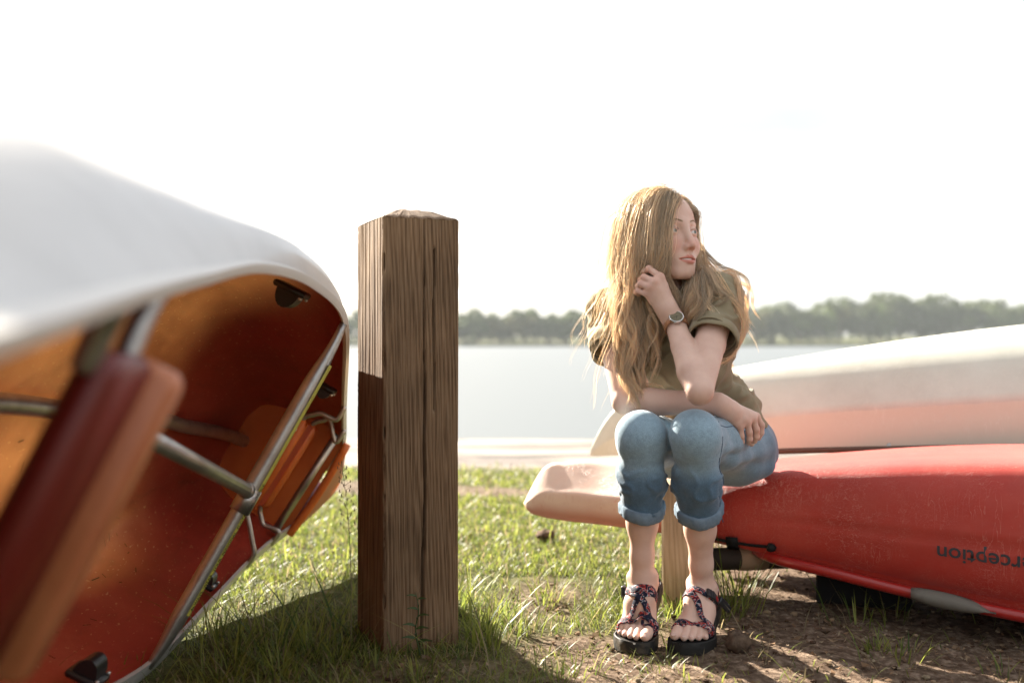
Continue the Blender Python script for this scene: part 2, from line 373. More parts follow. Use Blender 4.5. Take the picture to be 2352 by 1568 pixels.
post = make_post('timber_post', 'thick weathered square timber post with a long crack, tip of canoe leaning on it', -.262, 2.478, .095, .116, 1.012, R_(24), mpost)
# ------------------------------------------------------------------ the big canoe leaning on the post
dm = lambda y: y if y <= 2.45 else 2.45+(y-2.45)*.5624
far_ = lambda q: (dm(q[0]), q[1]*dm(q[0])/q[0], H+(q[2]-H)*dm(q[0])/q[0])
CU_ = [far_((a, *b)) for a, b in zip([4.5, 4.1, 3.6, 3.25, 2.9, 2.6, 2.3, 1.9, 1.5, 1.15, .85, .6, .2, -.3],
         [(-.785, .115), (-.70, .245), (-.604, .383), (-.545, .492), (-.484, .592), (-.430, .690), (-.385, .772), (-.378, .832), (-.376, .832), (-.355, .792), (-.318, .757), (-.278, .727), (-.21, .685), (-.16, .60)])]
CU = spl([q[0] for q in CU_], [q[1:] for q in CU_])
TT = np.array((.465, 0, .885))
Lk = [far_(q) for q in [(4.5, -.80, .06), (4.2, -.822, .030), (3.89, -.834, .016), (3.3, -.845, .014), (2.68, -.812, .014), (2.12, -.782, .016)]]
for y_, B_ in ((1.6, .428), (1.15, .37), (.85, .30), (.6, .22), (.2, .11), (-.3, .008)):
    c_ = CU(y_)[0]; Lk.append((y_, c_[0]-2*B_*TT[0], c_[1]-2*B_*TT[2]))
CL = spl([k[0] for k in Lk], [(k[1], k[2]) for k in Lk])
CD = spl([-.3, 0, .5, 1.2, 2.2, 2.81, 3.3, 3.51, 3.603], [.14, .25, .33, .365, .37, .335, .27, .19, .09])
_lo = [(-.55, .985), (-.84, .92), (-1.0, .74), (-1.045, .48), (-1.03, .22), (-1, 0)]
SEC = resample([(1, 0), (1.09, .10), (1.09, .25), (1.02, .5), (.93, .74), (.78, .92), (.55, .985), (0, 1)]+_lo, 45)
SECN = resample([(1, 0), (1.07, .15), (1.165, .45), (1.165, .70), (.99, .90), (.55, .985), (0, 1)]+_lo, 45)
def U3(y): a = CU(y); return np.stack([a[:, 0], np.atleast_1d(y), a[:, 1]], 1)
def L3(y): a = CL(y); return np.stack([a[:, 0], np.atleast_1d(y), a[:, 1]], 1)
def cframe(y):
    u, l = U3(y), L3(y); t = u-l; B = np.linalg.norm(t, axis=1, keepdims=True)/2; t = t/(2*B+1e-9)
    w = np.clip((.35-np.abs(B)) / .35, 0, 1)**2*np.clip(3-B*60, 0, 1); t = unit(t*(1-w)+TT*w)
    n = np.stack([t[:, 2], 0*t[:, 0], -t[:, 0]], 1); return (u+l)/2, t, n, B
def chull(y, j):
    c, t, n, B = cframe(y); d = CD(y)[:, None]; w = np.clip((1.75-np.atleast_1d(y))/.75, 0, 1)[:, None, None]; w = w*w*(3-2*w); j = np.atleast_1d(j); s = SEC[j][None]*(1-w)+SECN[j][None]*w
    return c[:, None]+t[:, None]*(B*s[..., 0])[..., None]-n[:, None]*(d*s[..., 1])[..., None]
ys = np.concatenate([np.linspace(-.3, .2, 14)[:-1], np.linspace(.2, 3.42, 90)[:-1], np.linspace(3.42, 3.603, 14)])
rings = chull(ys, np.arange(45))
# scuffed hull: cream outside, red inside, thin enough for the sun to glow through
def canoe_mat():
    m = mat('canoe_skin', (.7, .68, .64), .30, .5); n, l, b = nodes(m); out = n['Material Output']
    ge = n.new('ShaderNodeNewGeometry'); tx = n.new('ShaderNodeTexCoord')
    def nzn(s, st=(1, 1, 1), d=8, r=.65):
        mp = n.new('ShaderNodeMapping'); mp.inputs['Scale'].default_value = st; l.new(tx.outputs['Object'], mp.inputs[0])
        q = n.new('ShaderNodeTexNoise'); q.inputs['Scale'].default_value = s; q.inputs['Detail'].default_value = d; q.inputs['Roughness'].default_value = r; l.new(mp.outputs[0], q.inputs[0]); return q.outputs['Fac']
    def ramp(f, cols):
        r = n.new('ShaderNodeValToRGB'); e = r.color_ramp.elements
        while len(e) < len(cols): e.new(.5)
        for q, (p, c) in zip(e, cols): q.position = p; q.color = (*c, 1)
        l.new(f, r.inputs[0]); return r.outputs[0]
    def mixc(f, a, c, bl='MIX'):
        x = n.new('ShaderNodeMix'); x.data_type = 'RGBA'; x.blend_type = bl
        for s_, k in ((f, 0), (a, 6), (c, 7)):
            if hasattr(s_, 'links'): l.new(s_, x.inputs[k])
            else: x.inputs[k].default_value = s_ if k == 0 else (*s_, 1)
        return x.outputs[2]
    inner = ramp(nzn(3.5), [(.3, (.24, .026, .018)), (.55, (.34, .042, .028)), (.75, (.40, .085, .05))])
    specks = ramp(nzn(130, (1, .5, 1), 2, .5), [(.66, (0, 0, 0)), (.72, (1, 1, 1))]); inner = mixc(specks, inner, (.50, .22, .13))
    scuff = ramp(nzn(14, (1, .25, 1), 10, .8), [(.54, (0, 0, 0)), (.70, (.75, .75, .75))]); inner = mixc(scuff, inner, (.16, .02, .012))
    outer = ramp(nzn(5), [(.3, (.47, .46, .44)), (.7, (.56, .55, .53))])
    col = mixc(ge.outputs['Backfacing'], outer, inner); l.new(col, b.inputs['Base Color'])
    bp = n.new('ShaderNodeBump'); bp.inputs['Distance'].default_value = .0012; l.new(nzn(18, (1, .3, 1)), bp.inputs['Height']); l.new(bp.outputs[0], b.inputs['Normal'])
    t = n.new('ShaderNodeBsdfTranslucent'); t.inputs[0].default_value = (.50, .21, .06, 1)
    x = n.new('ShaderNodeMixShader'); 
    at = n.new('ShaderNodeAttribute'); at.attribute_name = 'thin'; sp = n.new('ShaderNodeSeparateColor'); l.new(at.outputs['Color'], sp.inputs[0])  # mask that holds back the glow to shade the ends
    pz = n.new('ShaderNodeMapRange'); pz.inputs[1].default_value = .36; pz.inputs[2].default_value = .66; pz.inputs[3].default_value = .25; pz.inputs[4].default_value = 1; l.new(nzn(2.6, (1, .6, 1), 7, .6), pz.inputs[0])
    ml = n.new('ShaderNodeMath'); ml.operation = 'MULTIPLY'; l.new(sp.outputs[0], ml.inputs[0]); l.new(pz.outputs[0], ml.inputs[1])
    m2 = n.new('ShaderNodeMath'); m2.operation = 'MULTIPLY'; l.new(ml.outputs[0], m2.inputs[0]); m2.inputs[1].default_value = .15; l.new(m2.outputs[0], x.inputs[0])
    l.new(b.outputs[0], x.inputs[1]); l.new(t.outputs[0], x.inputs[2]); l.new(x.outputs[0], out.inputs[0])
    return m
mcan = canoe_mat()
canoe = thing('canoe', 'large cream canoe with red inside, tipped on its side against the timber post', 'canoe', (-.79, 2.3, 0))
hb = MB(); hb.loft(rings[::-1], False, False); hull = hb.build('hull', mcan, canoe)
# sun glow kept amidships; shade at ends and gunwales put into the translucency
yy_ = np.repeat(ys[::-1], 45); jj_ = np.tile(np.arange(45), len(ys)); thin = smooth(.6, 1.3, yy_)*(1-smooth(2.28, 2.72, yy_+.010*(22-jj_)))*smooth(2, 10, jj_)*(1-.6*smooth(30, 44, jj_)); set_col(hull, np.repeat(thin[:, None], 3, 1), 'thin')
malu = mat('aluminium_worn', (.48, .46, .43), .36, .5, .85, var=(.34, .32, .30), vscale=20, bump=.0006, bscale=220)
mgun = mat('gunwale_alloy', (.62, .60, .57), .42, .5, .35, var=(.45, .43, .40), vscale=30, vstretch=(1, .3, 1))
mblk = mat('black_plastic', (.012, .012, .013), .38, .5)
mred = mat('red_plastic', (.42, .035, .018), .38, .5, var=(.34, .024, .013), vscale=12, trans=.12, tcol=(.6, .10, .01))
mor = mat('orange_plastic', (.74, .20, .045), .42, .5, var=(.62, .13, .03), vscale=10, trans=.2, tcol=(.8, .25, .03))
mscrew = mat('screw_steel', (.6, .58, .55), .3, .5, .9)
def gunwale(fn, sgn, ylo, yhi, mtl=None):
    y = np.linspace(ylo, yhi, 110); c, t, n, B = cframe(y); p = fn(y); m = MB(); rr = []
    for i in range(len(y)):
        o_, tt, nn = p[i], t[i]*sgn, n[i]
        prof = [(-.026, -.004), (-.026, .004), (.006, .006), (.012, .004), (.013, -.020), (.0065, -.021), (.0065, -.006), (.003, -.0045)]
        rr.append([o_+tt*a*(.45 if mtl else 1)+nn*b*(.7 if mtl else 1) for a, b in prof])
    return m.loft(rr, True, True).build('gunwale', mtl or mgun, canoe, autosmooth=35)
mgun2 = mat('gunwale_cream', (.66, .635, .595), .42, .5); gunwale(U3, 1, -.2, 3.57, mgun2); gunwale(L3, -1, -.2, 3.57)
# keel tube along the inside of the bottom
yk = np.linspace(.35, 3.27, 60); c, t, n, B = cframe(yk); kp = c-n*(CD(yk)[:, None]-.028)
MB().tube(kp, .020, 12).build('keel_tube', malu, canoe)
bt = np.array(kp[-1]); c2, t2, n2, B2 = cframe(3.48); MB().tube([bt, (bt+c2[0]-n2[0]*.14)/2-np.array((0, 0, .0)), c2[0]-n2[0]*.06], .013, 8).build('keel_tube', malu, canoe)
# thwart from gunwale to gunwale, with sleeve
a0, a1 = U3(2.30)[0], L3(2.12)[0]; ax = unit(a1-a0); _, _, nth, _ = cframe(2.2); nth = nth[0]
hi = a0+ax*.012+nth*.006; lo = a1-ax*.012+nth*.006
mid = lo+(hi-lo)*.47
th = MB(); pts = [hi-nth*.004, hi+ax*.05, hi+ax*.10, mid]; th.tube(resample(pts, 24), [.009, .013, .0205, .0212, .0212, .0212, .0212], 14); thw = th.build('thwart', malu, canoe)
th = MB(); pts = [mid-ax*.02, lo-ax*.12, lo-ax*.05, lo+nth*-.004]; th.tube(resample(pts, 20), [.0182, .0182, .0182, .0182, .0182, .0182, .013, .008], 14); th.build('thwart', malu, canoe)
# sticker along the thwart with its warning
mys = mat('yellow_sticker', (.50, .45, .08), .45, .5, dirt=(.30, .25, .06), dscale=30, dth=(.55, .75)); mtx = mat('black_print', (.015, .014, .012), .6, .3)
axu = -ax; side = unit(np.cross(axu, nth)); 
if side[1] > 0: side = -side                     # towards the camera's side
sd = unit(side*.35+nth*.94*0+unit(np.cross(side, axu))*0+np.array((1, 0, -.05))*.94); sd = unit(sd-axu*np.dot(sd, axu)); wv = unit(np.cross(axu, sd))
s0, s1 = lo-ax*.13, hi+ax*.10
m = MB(); rr = []
for q in np.linspace(0, 1, 30):
    p = s0+(s1-s0)*q; rad = .0190 if q < .42 else .0222
    rr.append([p+sd*(rad*math.cos(a))+wv*(rad*math.sin(a)) for a in np.linspace(-.27, .27, 5)])
stk = m.loft(rr, False, False).build('sticker', mys, thw)
def text_mesh(body, size, name, fn, material, parent, extr=0.0):
    cu = bpy.data.curves.new(name, 'FONT'); cu.body = body; cu.size = size; cu.resolution_u = 3; cu.offset = size*.012
    ob = link(bpy.data.objects.new(name, cu)); bpy.context.view_layer.update()
    me = bpy.data.meshes.new_from_object(ob.evaluated_get(bpy.context.evaluated_depsgraph_get())); bpy.data.objects.remove(ob)
    co = np.empty(len(me.vertices)*3); me.vertices.foreach_get('co', co); co = co.reshape(-1, 3)
    me.vertices.foreach_set('co', np.asarray(fn(co[:, :2]), float).ravel()); me.update(); me.materials.append(material)
    o = link(bpy.data.objects.new(name, me)); adopt(o, parent); return o
def along_thwart(xy, start=.012):
    L = np.linalg.norm(s1-s0); q = (xy[:, 0]+start)/L; p = s0+(s1-s0)*q[:, None]
    rad = np.where(q < .42, .0190, .0222)+.0006; a = -(xy[:, 1]-.0043)/rad
    return p+sd*(rad*np.cos(a))[:, None]+wv*(rad*np.sin(a))[:, None]
text_mesh('ALWAYS  WEAR  YOUR  PERSONAL  FLOTATION  DEVICE', .0118, 'lettering', along_thwart, mtx, stk)
# clamp and strut from thwart centre to the near seat
j0 = mid+ax*(-.02)-nth*.004; j1 = P(305, 985, 1.47)
MB().tube([j0+unit(j1-j0)*.028, j1], .0155, 12).build('strut', malu, canoe)
MB().ball(j0+unit(j1-j0)*.022, .020, 12, 8).build('strut_end', malu, canoe)
m = MB(); m.tube([mid+ax*.028, mid-ax*.03], .0232, 14); m.build('thwart_sleeve', malu, canoe)
def near_tube_piece(y): pass
# black brackets screwed to the hull sides by the gunwales
def bracket(y, up, s=1.0, off=.06):
    c, t, n, B = cframe(y); c, t, n, B = c[0], t[0], n[0], B[0, 0]; sg = 1 if up else -1
    base = (U3(y) if up else L3(y))[0]-t*sg*.012-n*off
    fw = np.array((0, 1., 0)); ax_ = [fw, t*sg, -n]
    m = MB(); m.box(base-t*sg*.012, ax_, (.034*s, .007, .034*s), .004); br = m.build('bracket', mblk, canoe, autosmooth=40)
    m = MB(); rr = []
    for q in np.linspace(-1, 1, 2):
        rr.append([base-t*sg*.016+fw*(q*.026*s)-n*(.024*s*math.cos(a))-t*sg*(.036*s*math.sin(a)) for a in np.linspace(0, math.pi, 11)])
    m.loft(rr, True, True); adopt(m.build('bracket_block', mblk, None, autosmooth=40), br)
    m = MB()
    for q in (-1, 1): m.ball(base-t*sg*.021+fw*q*.027*s+n*.029*s, .0042, 8, 6)
    k = m.build('screw_heads', mscrew, None); adopt(k, br); k['kind'] = 'stuff'
bracket(2.72, True, .78, .045); bracket(2.618, False, .80, .042); bracket(2.10, True, 1.05, .085); bracket(1.92, False, 1.0, .05)
# seats: moulded slab with lip bars, slung from bent tubes
def seat(y0, y1, f0, f1, drop, th, tube_r, mtl_face, lip):
    ym = (y0+y1)/2; c, t, n, B = cframe(ym); c, t, n, B = c[0], t[0], n[0], B[0, 0]
    ctr = c+t*B*(f0+f1)/2-n*drop; half = B*(f1-f0)/2; fw = unit(c-cframe(ym-.4)[0][0])
    ax_ = [fw, t, n]; st = MB().box(ctr-n*.012, ax_, ((y1-y0)/2-.01, half*.94, .008), .004).build('seat', mred, canoe, autosmooth=40)
    for e in (-1, 1):
        m = MB(); o = ctr+fw*e*(y1-y0)/2
        m.box(o-n*(th*.5-.01), ax_, (lip, half, th*.5), .014); adopt(m.build('seat_lip', mtl_face, None, autosmooth=50), st)
        for up in (1, -1):
            g = (U3(o[1]) if up > 0 else L3(o[1]))[0]+n*.004
            e0 = o+t*up*half*.55-n*.004; e1 = o+t*up*(half+.012)-n*.006; k1 = e1+t*up*.025+n*(drop*.35); k2 = g-t*up*.055-n*.004
            adopt(MB().tube([e0, e1, k1*.6+e1*.4, k1, k2*.7+k1*.3, k2, g-t*up*.008], tube_r, 8, 26).build('seat_rail', malu, None), st)
        m = MB(); m.ball(o-fw*(lip+.001)+t*half*.75+n*.0-n*.012, .006, 8, 6); m.ball(o-fw*(lip+.001)-t*half*.75-n*.012, .006, 8, 6); k = m.build('bolts', mscrew, None); adopt(k, st); k['kind'] = 'stuff'
    return st
seat(2.827, 3.018, -.52, .70, .07, .044, .0075, mor, .014)
c, t, n, B = cframe(.88); c, t, n, B = c[0], t[0], n[0], B[0, 0]; g0 = c+t*B; fw = unit(np.array((-.06, 1, -.05))); axs = [fw, t, n]
mdred = mat('shaded_red_plastic', (.17, .014, .009), .42, .5, var=(.13, .010, .007), vscale=10)  # shaded face of the near seat put into a darker red
st = MB().box(g0-t*.225+n*.005+fw*.015, axs, (.062, .165, .018), .012).build('seat', mdred, canoe, autosmooth=50)
m = MB(); m.box(g0-t*.225+n*.022+fw*.069, axs, (.021, .165, .027), .010); adopt(m.build('seat_lip', mat('lit_red_plastic', (.52, .19, .085), .42, .5, var=(.42, .13, .055), vscale=9), None, autosmooth=50), st)  # lit lip of the same seat, its light put into the colour
for e, yg in ((-.042, .82), (.050, .97)):
    g = U3(yg)[0]; b_ = g0-t*.08+fw*e-n*.004; adopt(MB().tube([b_, b_*.5+g*.5-n*.006, g-t*.008-n*.008], .0125, 10, 10, flat=1.0).build('seat_rail', malu, None), st)
k = MB(); k.ball(g0-t*.34-fw*.062+n*.005, .008, 8, 6); k = k.build('bolt', mscrew, None); adopt(k, st)
# bulkhead, aft deck, carrying grip at the far end
yb = 3.164; ring = chull(np.array([yb]), np.arange(45))[0]; cc = cframe(yb)[0][0]
m = MB(); m.add(np.vstack([ring+np.array((0, -.001, 0)), cc]), (), [(i, i+1, 45) for i in range(44)]+[(44, 0, 45)]); m.build('bulkhead', mor, canoe, smooth=False)
y = np.linspace(3.153, 3.58, 24); c, t, n, B = cframe(y); m = MB(); rr = []
for i in range(24): rr.append([c[i]+t[i]*B[i]*s+n[i]*(.012+.05*B[i]*(1-s*s)) for s in np.linspace(-.98, .98, 13)])
m.loft(rr, False, False).build('deck', mred, canoe)
m = MB(); m.tube(np.array(rr[0])+np.array((0, -.004, 0)), .013, 10); m.build('deck_lip', mor, canoe)
c, t, n, B = cframe(3.085); m = MB(); m.tube([c[0]+t[0]*B[0]*.93-n[0]*.02, c[0]-t[0]*B[0]*.93-n[0]*.02], .012, 10); m.build('thwart', malu, canoe)
c, t, n, B = cframe(3.0)
# dry grass bits and pine needles lying in the hull
m = MB(); r = np.random.default_rng(4)
for i in range(130):
    y_ = r.uniform(1.55, 2.65); j = r.uniform(23, 43); q = chull(np.array([y_]), np.array([int(j), int(j)+1]))[0]; p = q[0]*(1-j % 1)+q[1]*(j % 1)
    tn = unit(q[1]-q[0]); _, _, n_, _ = cframe(y_); nn = unit(np.cross(tn, (0, 1, 0))); nn = nn if np.dot(nn, n_[0]) > 0 else -nn
    a = r.uniform(0, 6.3); d = unit(tn*math.cos(a)+np.array((0, 1, 0))*math.sin(a)); L = r.uniform(.003, .016)*(2.0 if r.random() < .15 else 1)
    w = np.cross(d, nn)*r.uniform(.0007, .0016); p = p+nn*.003
    m.add([p-d*L-w, p-d*L+w, p+d*L+w+nn*.001, p+d*L-w+nn*.001], [(0, 1, 2, 3)])
k = m.build('debris', mat('dry_bits', (.10, .06, .03), .9, .1), canoe, smooth=False); k['kind'] = 'stuff'
# ------------------------------------------------------------------ kayak and upturned canoe on the rack
def hull_mat(name, c1, c2, scratch, rough=.45, low=None, split=None, sheen=0.0, ex=(1, 0, 0)):
    m = mat(name, c1, rough, .45); n, l, b = nodes(m); tx = n.new('ShaderNodeTexCoord')
    if sheen: b.inputs['Sheen Weight'].default_value = sheen; b.inputs['Sheen Roughness'].default_value = .55
    def nzn(s, st=(1, 1, 1), d=8, r=.65):
        mp = n.new('ShaderNodeMapping'); mp.inputs['Scale'].default_value = st; mp.inputs['Rotation'].default_value = (0, 0, math.atan2(-ex[1], ex[0])); l.new(tx.outputs['Object'], mp.inputs[0])
        q = n.new('ShaderNodeTexNoise'); q.inputs['Scale'].default_value = s; q.inputs['Detail'].default_value = d; q.inputs['Roughness'].default_value = r; l.new(mp.outputs[0], q.inputs[0]); return q.outputs['Fac']
    def ramp(f, a, c, lo=0, hi=1):
        x = n.new('ShaderNodeMapRange'); x.inputs[1].default_value = a; x.inputs[2].default_value = c; x.inputs[3].default_value = lo; x.inputs[4].default_value = hi; l.new(f, x.inputs[0]); return x.outputs[0]
    def mixc(f, a, c):
        x = n.new('ShaderNodeMix'); x.data_type = 'RGBA'
        for s_, k in ((f, 0), (a, 6), (c, 7)):
            if hasattr(s_, 'links'): l.new(s_, x.inputs[k])
            else: x.inputs[k].default_value = s_ if k == 0 else (*s_, 1)
        return x.outputs[2]
    def mth(op, a, c):
        x = n.new('ShaderNodeMath'); x.operation = op
        for i, q in enumerate((a, c)):
            if hasattr(q, 'links'): l.new(q, x.inputs[i])
            else: x.inputs[i].default_value = q
        return x.outputs[0]
    col = mixc(ramp(nzn(4), .35, .65), c1, c2)
    if split == 'fade':  # mixes in the pale tone of the sunlit tip
        at = n.new('ShaderNodeAttribute'); at.attribute_name = 'zone'; sp = n.new('ShaderNodeSeparateColor'); l.new(at.outputs['Color'], sp.inputs[0])
        col = mixc(mth('MULTIPLY', sp.outputs[0], ramp(nzn(7), .2, .7, .75, 1)), col, low)
    elif low is not None:
        at = n.new('ShaderNodeAttribute'); at.attribute_name = 'zone'; sp = n.new('ShaderNodeSeparateColor'); l.new(at.outputs['Color'], sp.inputs[0])
        f = mth('ADD', sp.outputs[0], mth('MULTIPLY', mth('SUBTRACT', nzn(40, (.4, 1, 3)), .5), .035)); col = mixc(ramp(f, split-.006, split+.006), low, col)
    # fine scratches: along the hull and across it
    def lines(s, st, w, warp=.06):
        mp = n.new('ShaderNodeMapping'); mp.inputs['Scale'].default_value = st; mp.inputs['Rotation'].default_value = (0, 0, math.atan2(-ex[1], ex[0])); l.new(tx.outputs['Object'], mp.inputs[0])
        q = n.new('ShaderNodeTexNoise'); q.inputs['Scale'].default_value = s; q.inputs['Detail'].default_value = 2.5; q.inputs['Distortion'].default_value = warp; l.new(mp.outputs[0], q.inputs[0])
        d = mth('ABSOLUTE', mth('SUBTRACT', q.outputs['Fac'], .5), 0); return ramp(d, 0, w, 1, 0)
    sc = mth('MAXIMUM', mth('MULTIPLY', lines(70, (.10, 1, 1), .012), ramp(nzn(6), .46, .62)), mth('MULTIPLY', lines(60, (1, 1, .09), .014), ramp(nzn(5, (1, 1, 2)), .44, .6)))
    sc = mth('MAXIMUM', sc, mth('MULTIPLY', lines(130, (.07, 1, 1), .010), ramp(nzn(3), .42, .6)))
    haze = mth('MULTIPLY', ramp(nzn(3.3, (1, 1, 1.5), 10, .75), .42, .75), .28)
    col = mixc(mth('MULTIPLY', mth('MAXIMUM', sc, haze), scratch[3]), col, scratch[:3])
    l.new(col, b.inputs['Base Color']); l.new(ramp(sc, 0, 1, rough, .6), b.inputs['Roughness'])
    bp = n.new('ShaderNodeBump'); bp.inputs['Distance'].default_value = .0007; bp.inputs['Strength'].default_value = .55; l.new(mth('ADD', sc, mth('MULTIPLY', nzn(30), .8)), bp.inputs['Height']); l.new(bp.outputs[0], b.inputs['Normal'])
    return m
KA, KB = np.array((.04, 3.21)), np.array((1.336, 2.62)); KE = unit(KB-KA); KN = np.array((KE[1], -KE[0]))     # KN points to the camera's side
ks = [0, .02, .06, .15, .3, .6, .9, 1.2, 1.5, 1.9, 2.4, 2.9, 3.3, 3.42]
kz = spl(ks, [.205, .245, .310, .343, .352, .366, .392, .425, .444, .452, .444, .40, .33, .26])
kd = spl(ks, [.20, .18, .172, .168, .170, .160, .132, .095, .068, .058, .07, .12, .18, .22])
kw = spl(ks, [.006, .018, .035, .066, .108, .172, .232, .285, .322, .338, .31, .2, .06, .01])
_kl = [(.997, .46), (.982, .445), (.992, .42), (.985, .30), (.955, .16), (.90, .075), (.86, .045), (.875, .01), (.80, -.01), (.7, .0), (.45, .03), (0, .04)]
KSV = resample([(0, 1), (.14, .965), (.38, .85), (.62, .71), (.84, .57), (.97, .485)]+_kl, 60); KSEC = resample([(0, 1), (.42, .992), (.70, .972), (.84, .935), (.915, .87), (.955, .77), (.985, .60), (.995, .5)]+_kl, 60)
def kay(s, q, sgn=1, off=0.0):
    """kayak skin: s metres from the left tip, q 0..1 from keel to deck, sgn=1 the side towards the camera"""
    s = np.atleast_1d(s); q = np.atleast_1d(q)
    def pt(s, q):
        b = np.clip((s-.35)/.6, 0, 1); b = b*b*(3-2*b); g_ = lambda k: np.interp(q*59, np.arange(60), KSEC[:, k])*b+np.interp(q*59, np.arange(60), KSV[:, k])*(1-b); a, hgt = g_(0), g_(1)
        w = kw(s)*a*sgn; zt, zb = kz(s), kd(s); xy = KA+KE*s[:, None]+KN*w[:, None]
        return np.c_[xy, zb+(zt-zb)*hgt]
    p = pt(s, q)
    if off:
        e = 1e-3; n = np.cross(pt(s+e, q)-pt(s-e, q), pt(s, np.clip(q+.01, 0, 1))-pt(s, np.clip(q-.01, 0, 1)))
        n = unit(n)*(-1 if sgn > 0 else 1)
        w = np.sign((n[:, :2]@KN))*sgn; n = n*np.where(w == 0, 1, w)[:, None]; p = p+n*off
    return p
mkay = hull_mat('kayak_red', (.44, .026, .012), (.37, .019, .010), (.56, .20, .14, .80), .50, ex=KE, sheen=.1, low=(.80, .60, .48), split='fade')
kayak = thing('kayak', 'scratched red kayak lying hull up on the rack, the woman sits on its end', 'kayak', (KA[0]+1.7*KE[0], KA[1]+1.7*KE[1], 0))
S = np.concatenate([np.linspace(0, .3, 20)[:-1], np.linspace(.3, 3.1, 90)[:-1], np.linspace(3.1, 3.42, 14)]); qq = np.linspace(0, 1, 60)
rr = [np.vstack([kay(np.full(60, s), qq, 1), kay(np.full(60, s), qq, -1)[::-1][1:-1]]) for s in S]
o = MB().loft(rr, True, True).build('hull', mkay, kayak); qf = np.r_[qq, qq[::-1][1:-1]]; tip_lit = np.r_[((1-smooth(.34, .66, S))[:, None]*(1-.62*smooth(.50, .62, qf))[None]).ravel(), 1, 0]; set_col(o, np.repeat(tip_lit[:, None], 3, 1), 'zone')  # sunlight on the left tip put into the colour, weaker underneath
# rim of the cockpit, seat and pad hanging below it
sr = np.linspace(.74, 2.3, 60); rim = []
for s in sr:
    e = np.clip((s-.74)/.12, 0, 1); e2 = np.clip((2.3-s)/.3, 0, 1); w = float(kw(s)[0])*.885*math.sin(min(e, e2)*math.pi/2)**.3+.004
    rim.append((s, w, float(kd(s)[0])-.006))
rp = [np.r_[KA+KE*s+KN*w, z] for s, w, z in rim]+[np.r_[KA+KE*s-KN*w, z] for s, w, z in rim[::-1]]
rp.append(rp[0]); mrim = mat('kayak_rim', (.36, .016, .012), .3, .5, coat=.3)
MB().tube(rp, .015, 10, caps=False).build('cockpit_rim', mrim, kayak)
m = MB(); c0 = P(1985, 1338, 2.78); hx = np.r_[KE, 0]; hy = np.r_[KN, 0]; rr = []
for yy in (-.05, -.045, .045, .05):
    f = 1.0 if abs(yy) < .048 else .96; pr = []
    for a in np.linspace(0, 2*np.pi, 33)[:-1]:
        ca, sa = math.cos(a), math.sin(a); pr.append(c0+hx*(.125*f*abs(ca)**.45*np.sign(ca))+np.array((0, 0, 1))*(.115*f*abs(sa)**.55*np.sign(sa))+hy*yy)
    rr.append(pr)
m.loft(rr, True, True).build('seat_back', mat('black_foam', (.010, .010, .011), .8, .2), kayak, autosmooth=40)
mpad = mat('grey_foam', (.16, .145, .12), .85, .2, dirt=(.10, .085, .07), dscale=12, dth=(.5, .68), bump=.002, bscale=40)
sp_ = np.linspace(1.17, 1.36, 16); rr = []
for i, s in enumerate(sp_):
    w = float(kw(s)[0])*.92; b0 = np.r_[KA+KE*s+KN*(w+.0), float(kd(s)[0])+.002]; hh = .033*math.sin(math.pi*min(1, .12+i/15*1.0))**.4
    rr.append([b0+np.r_[KN*(.026*math.cos(a)), (hh*.62)*math.sin(a)-.008] for a in np.linspace(0, 2*np.pi, 13)[:-1]])
MB().loft(rr, True, True).build('thigh_pad', mpad, kayak)
# name moulded in print on the flank, upside down because the kayak is
mink = mat('dark_print', (.05, .05, .055), .5, .3); mout = mat('pale_outline', (.42, .40, .36), .6, .3)
khull = [o for o in kayak.children if o.name.startswith('hull')][0]
qh = lambda h_: float(np.interp(-h_, -KSEC[22:50, 1], np.arange(22, 50)))/59
def flank(off):
    def f(xy):
        s = 1.468-xy[:, 0]; h_ = .385-xy[:, 1]/.36
        return np.vstack([kay(a, np.array([qh(b)]), 1, off) for a, b in zip(s, h_)])
    return f
text_mesh('Perception', .0545, 'lettering', flank(.0016), mink, khull)
# bungee, toggle, knobs
ck = mat('black_cord', (.01, .01, .01), .7, .2)
kn1, kn2 = kay(.82, .62, 1, .010)[0], kay(.775, .76, 1, .008)[0]
cordpts = [kay(s, q, 1, .008)[0] for s, q in ((.58, .62), (.66, .63), (.71, .632), (.76, .63), (.82, .62))]
MB().tube(cordpts, .0042, 8, 20).build('bungee_cord', ck, kayak)
for kn in (kn1, kn2):
    MB().ball(kn, (.014, .012, .012) if kn is kn1 else (.010, .009, .009), 12, 8, .25).build('cord_knob', ck, kayak)
m = MB(); st_ = [kay(.71, q, 1, .010)[0] for q in np.linspace(.60, .86, 8)]; rr = [[p+hx*(-.016), p+hx*.016, p+hx*.016+hy*.005, p-hx*.016+hy*.005] for p in st_]
m.loft(rr, True, True).build('strap', ck, kayak)

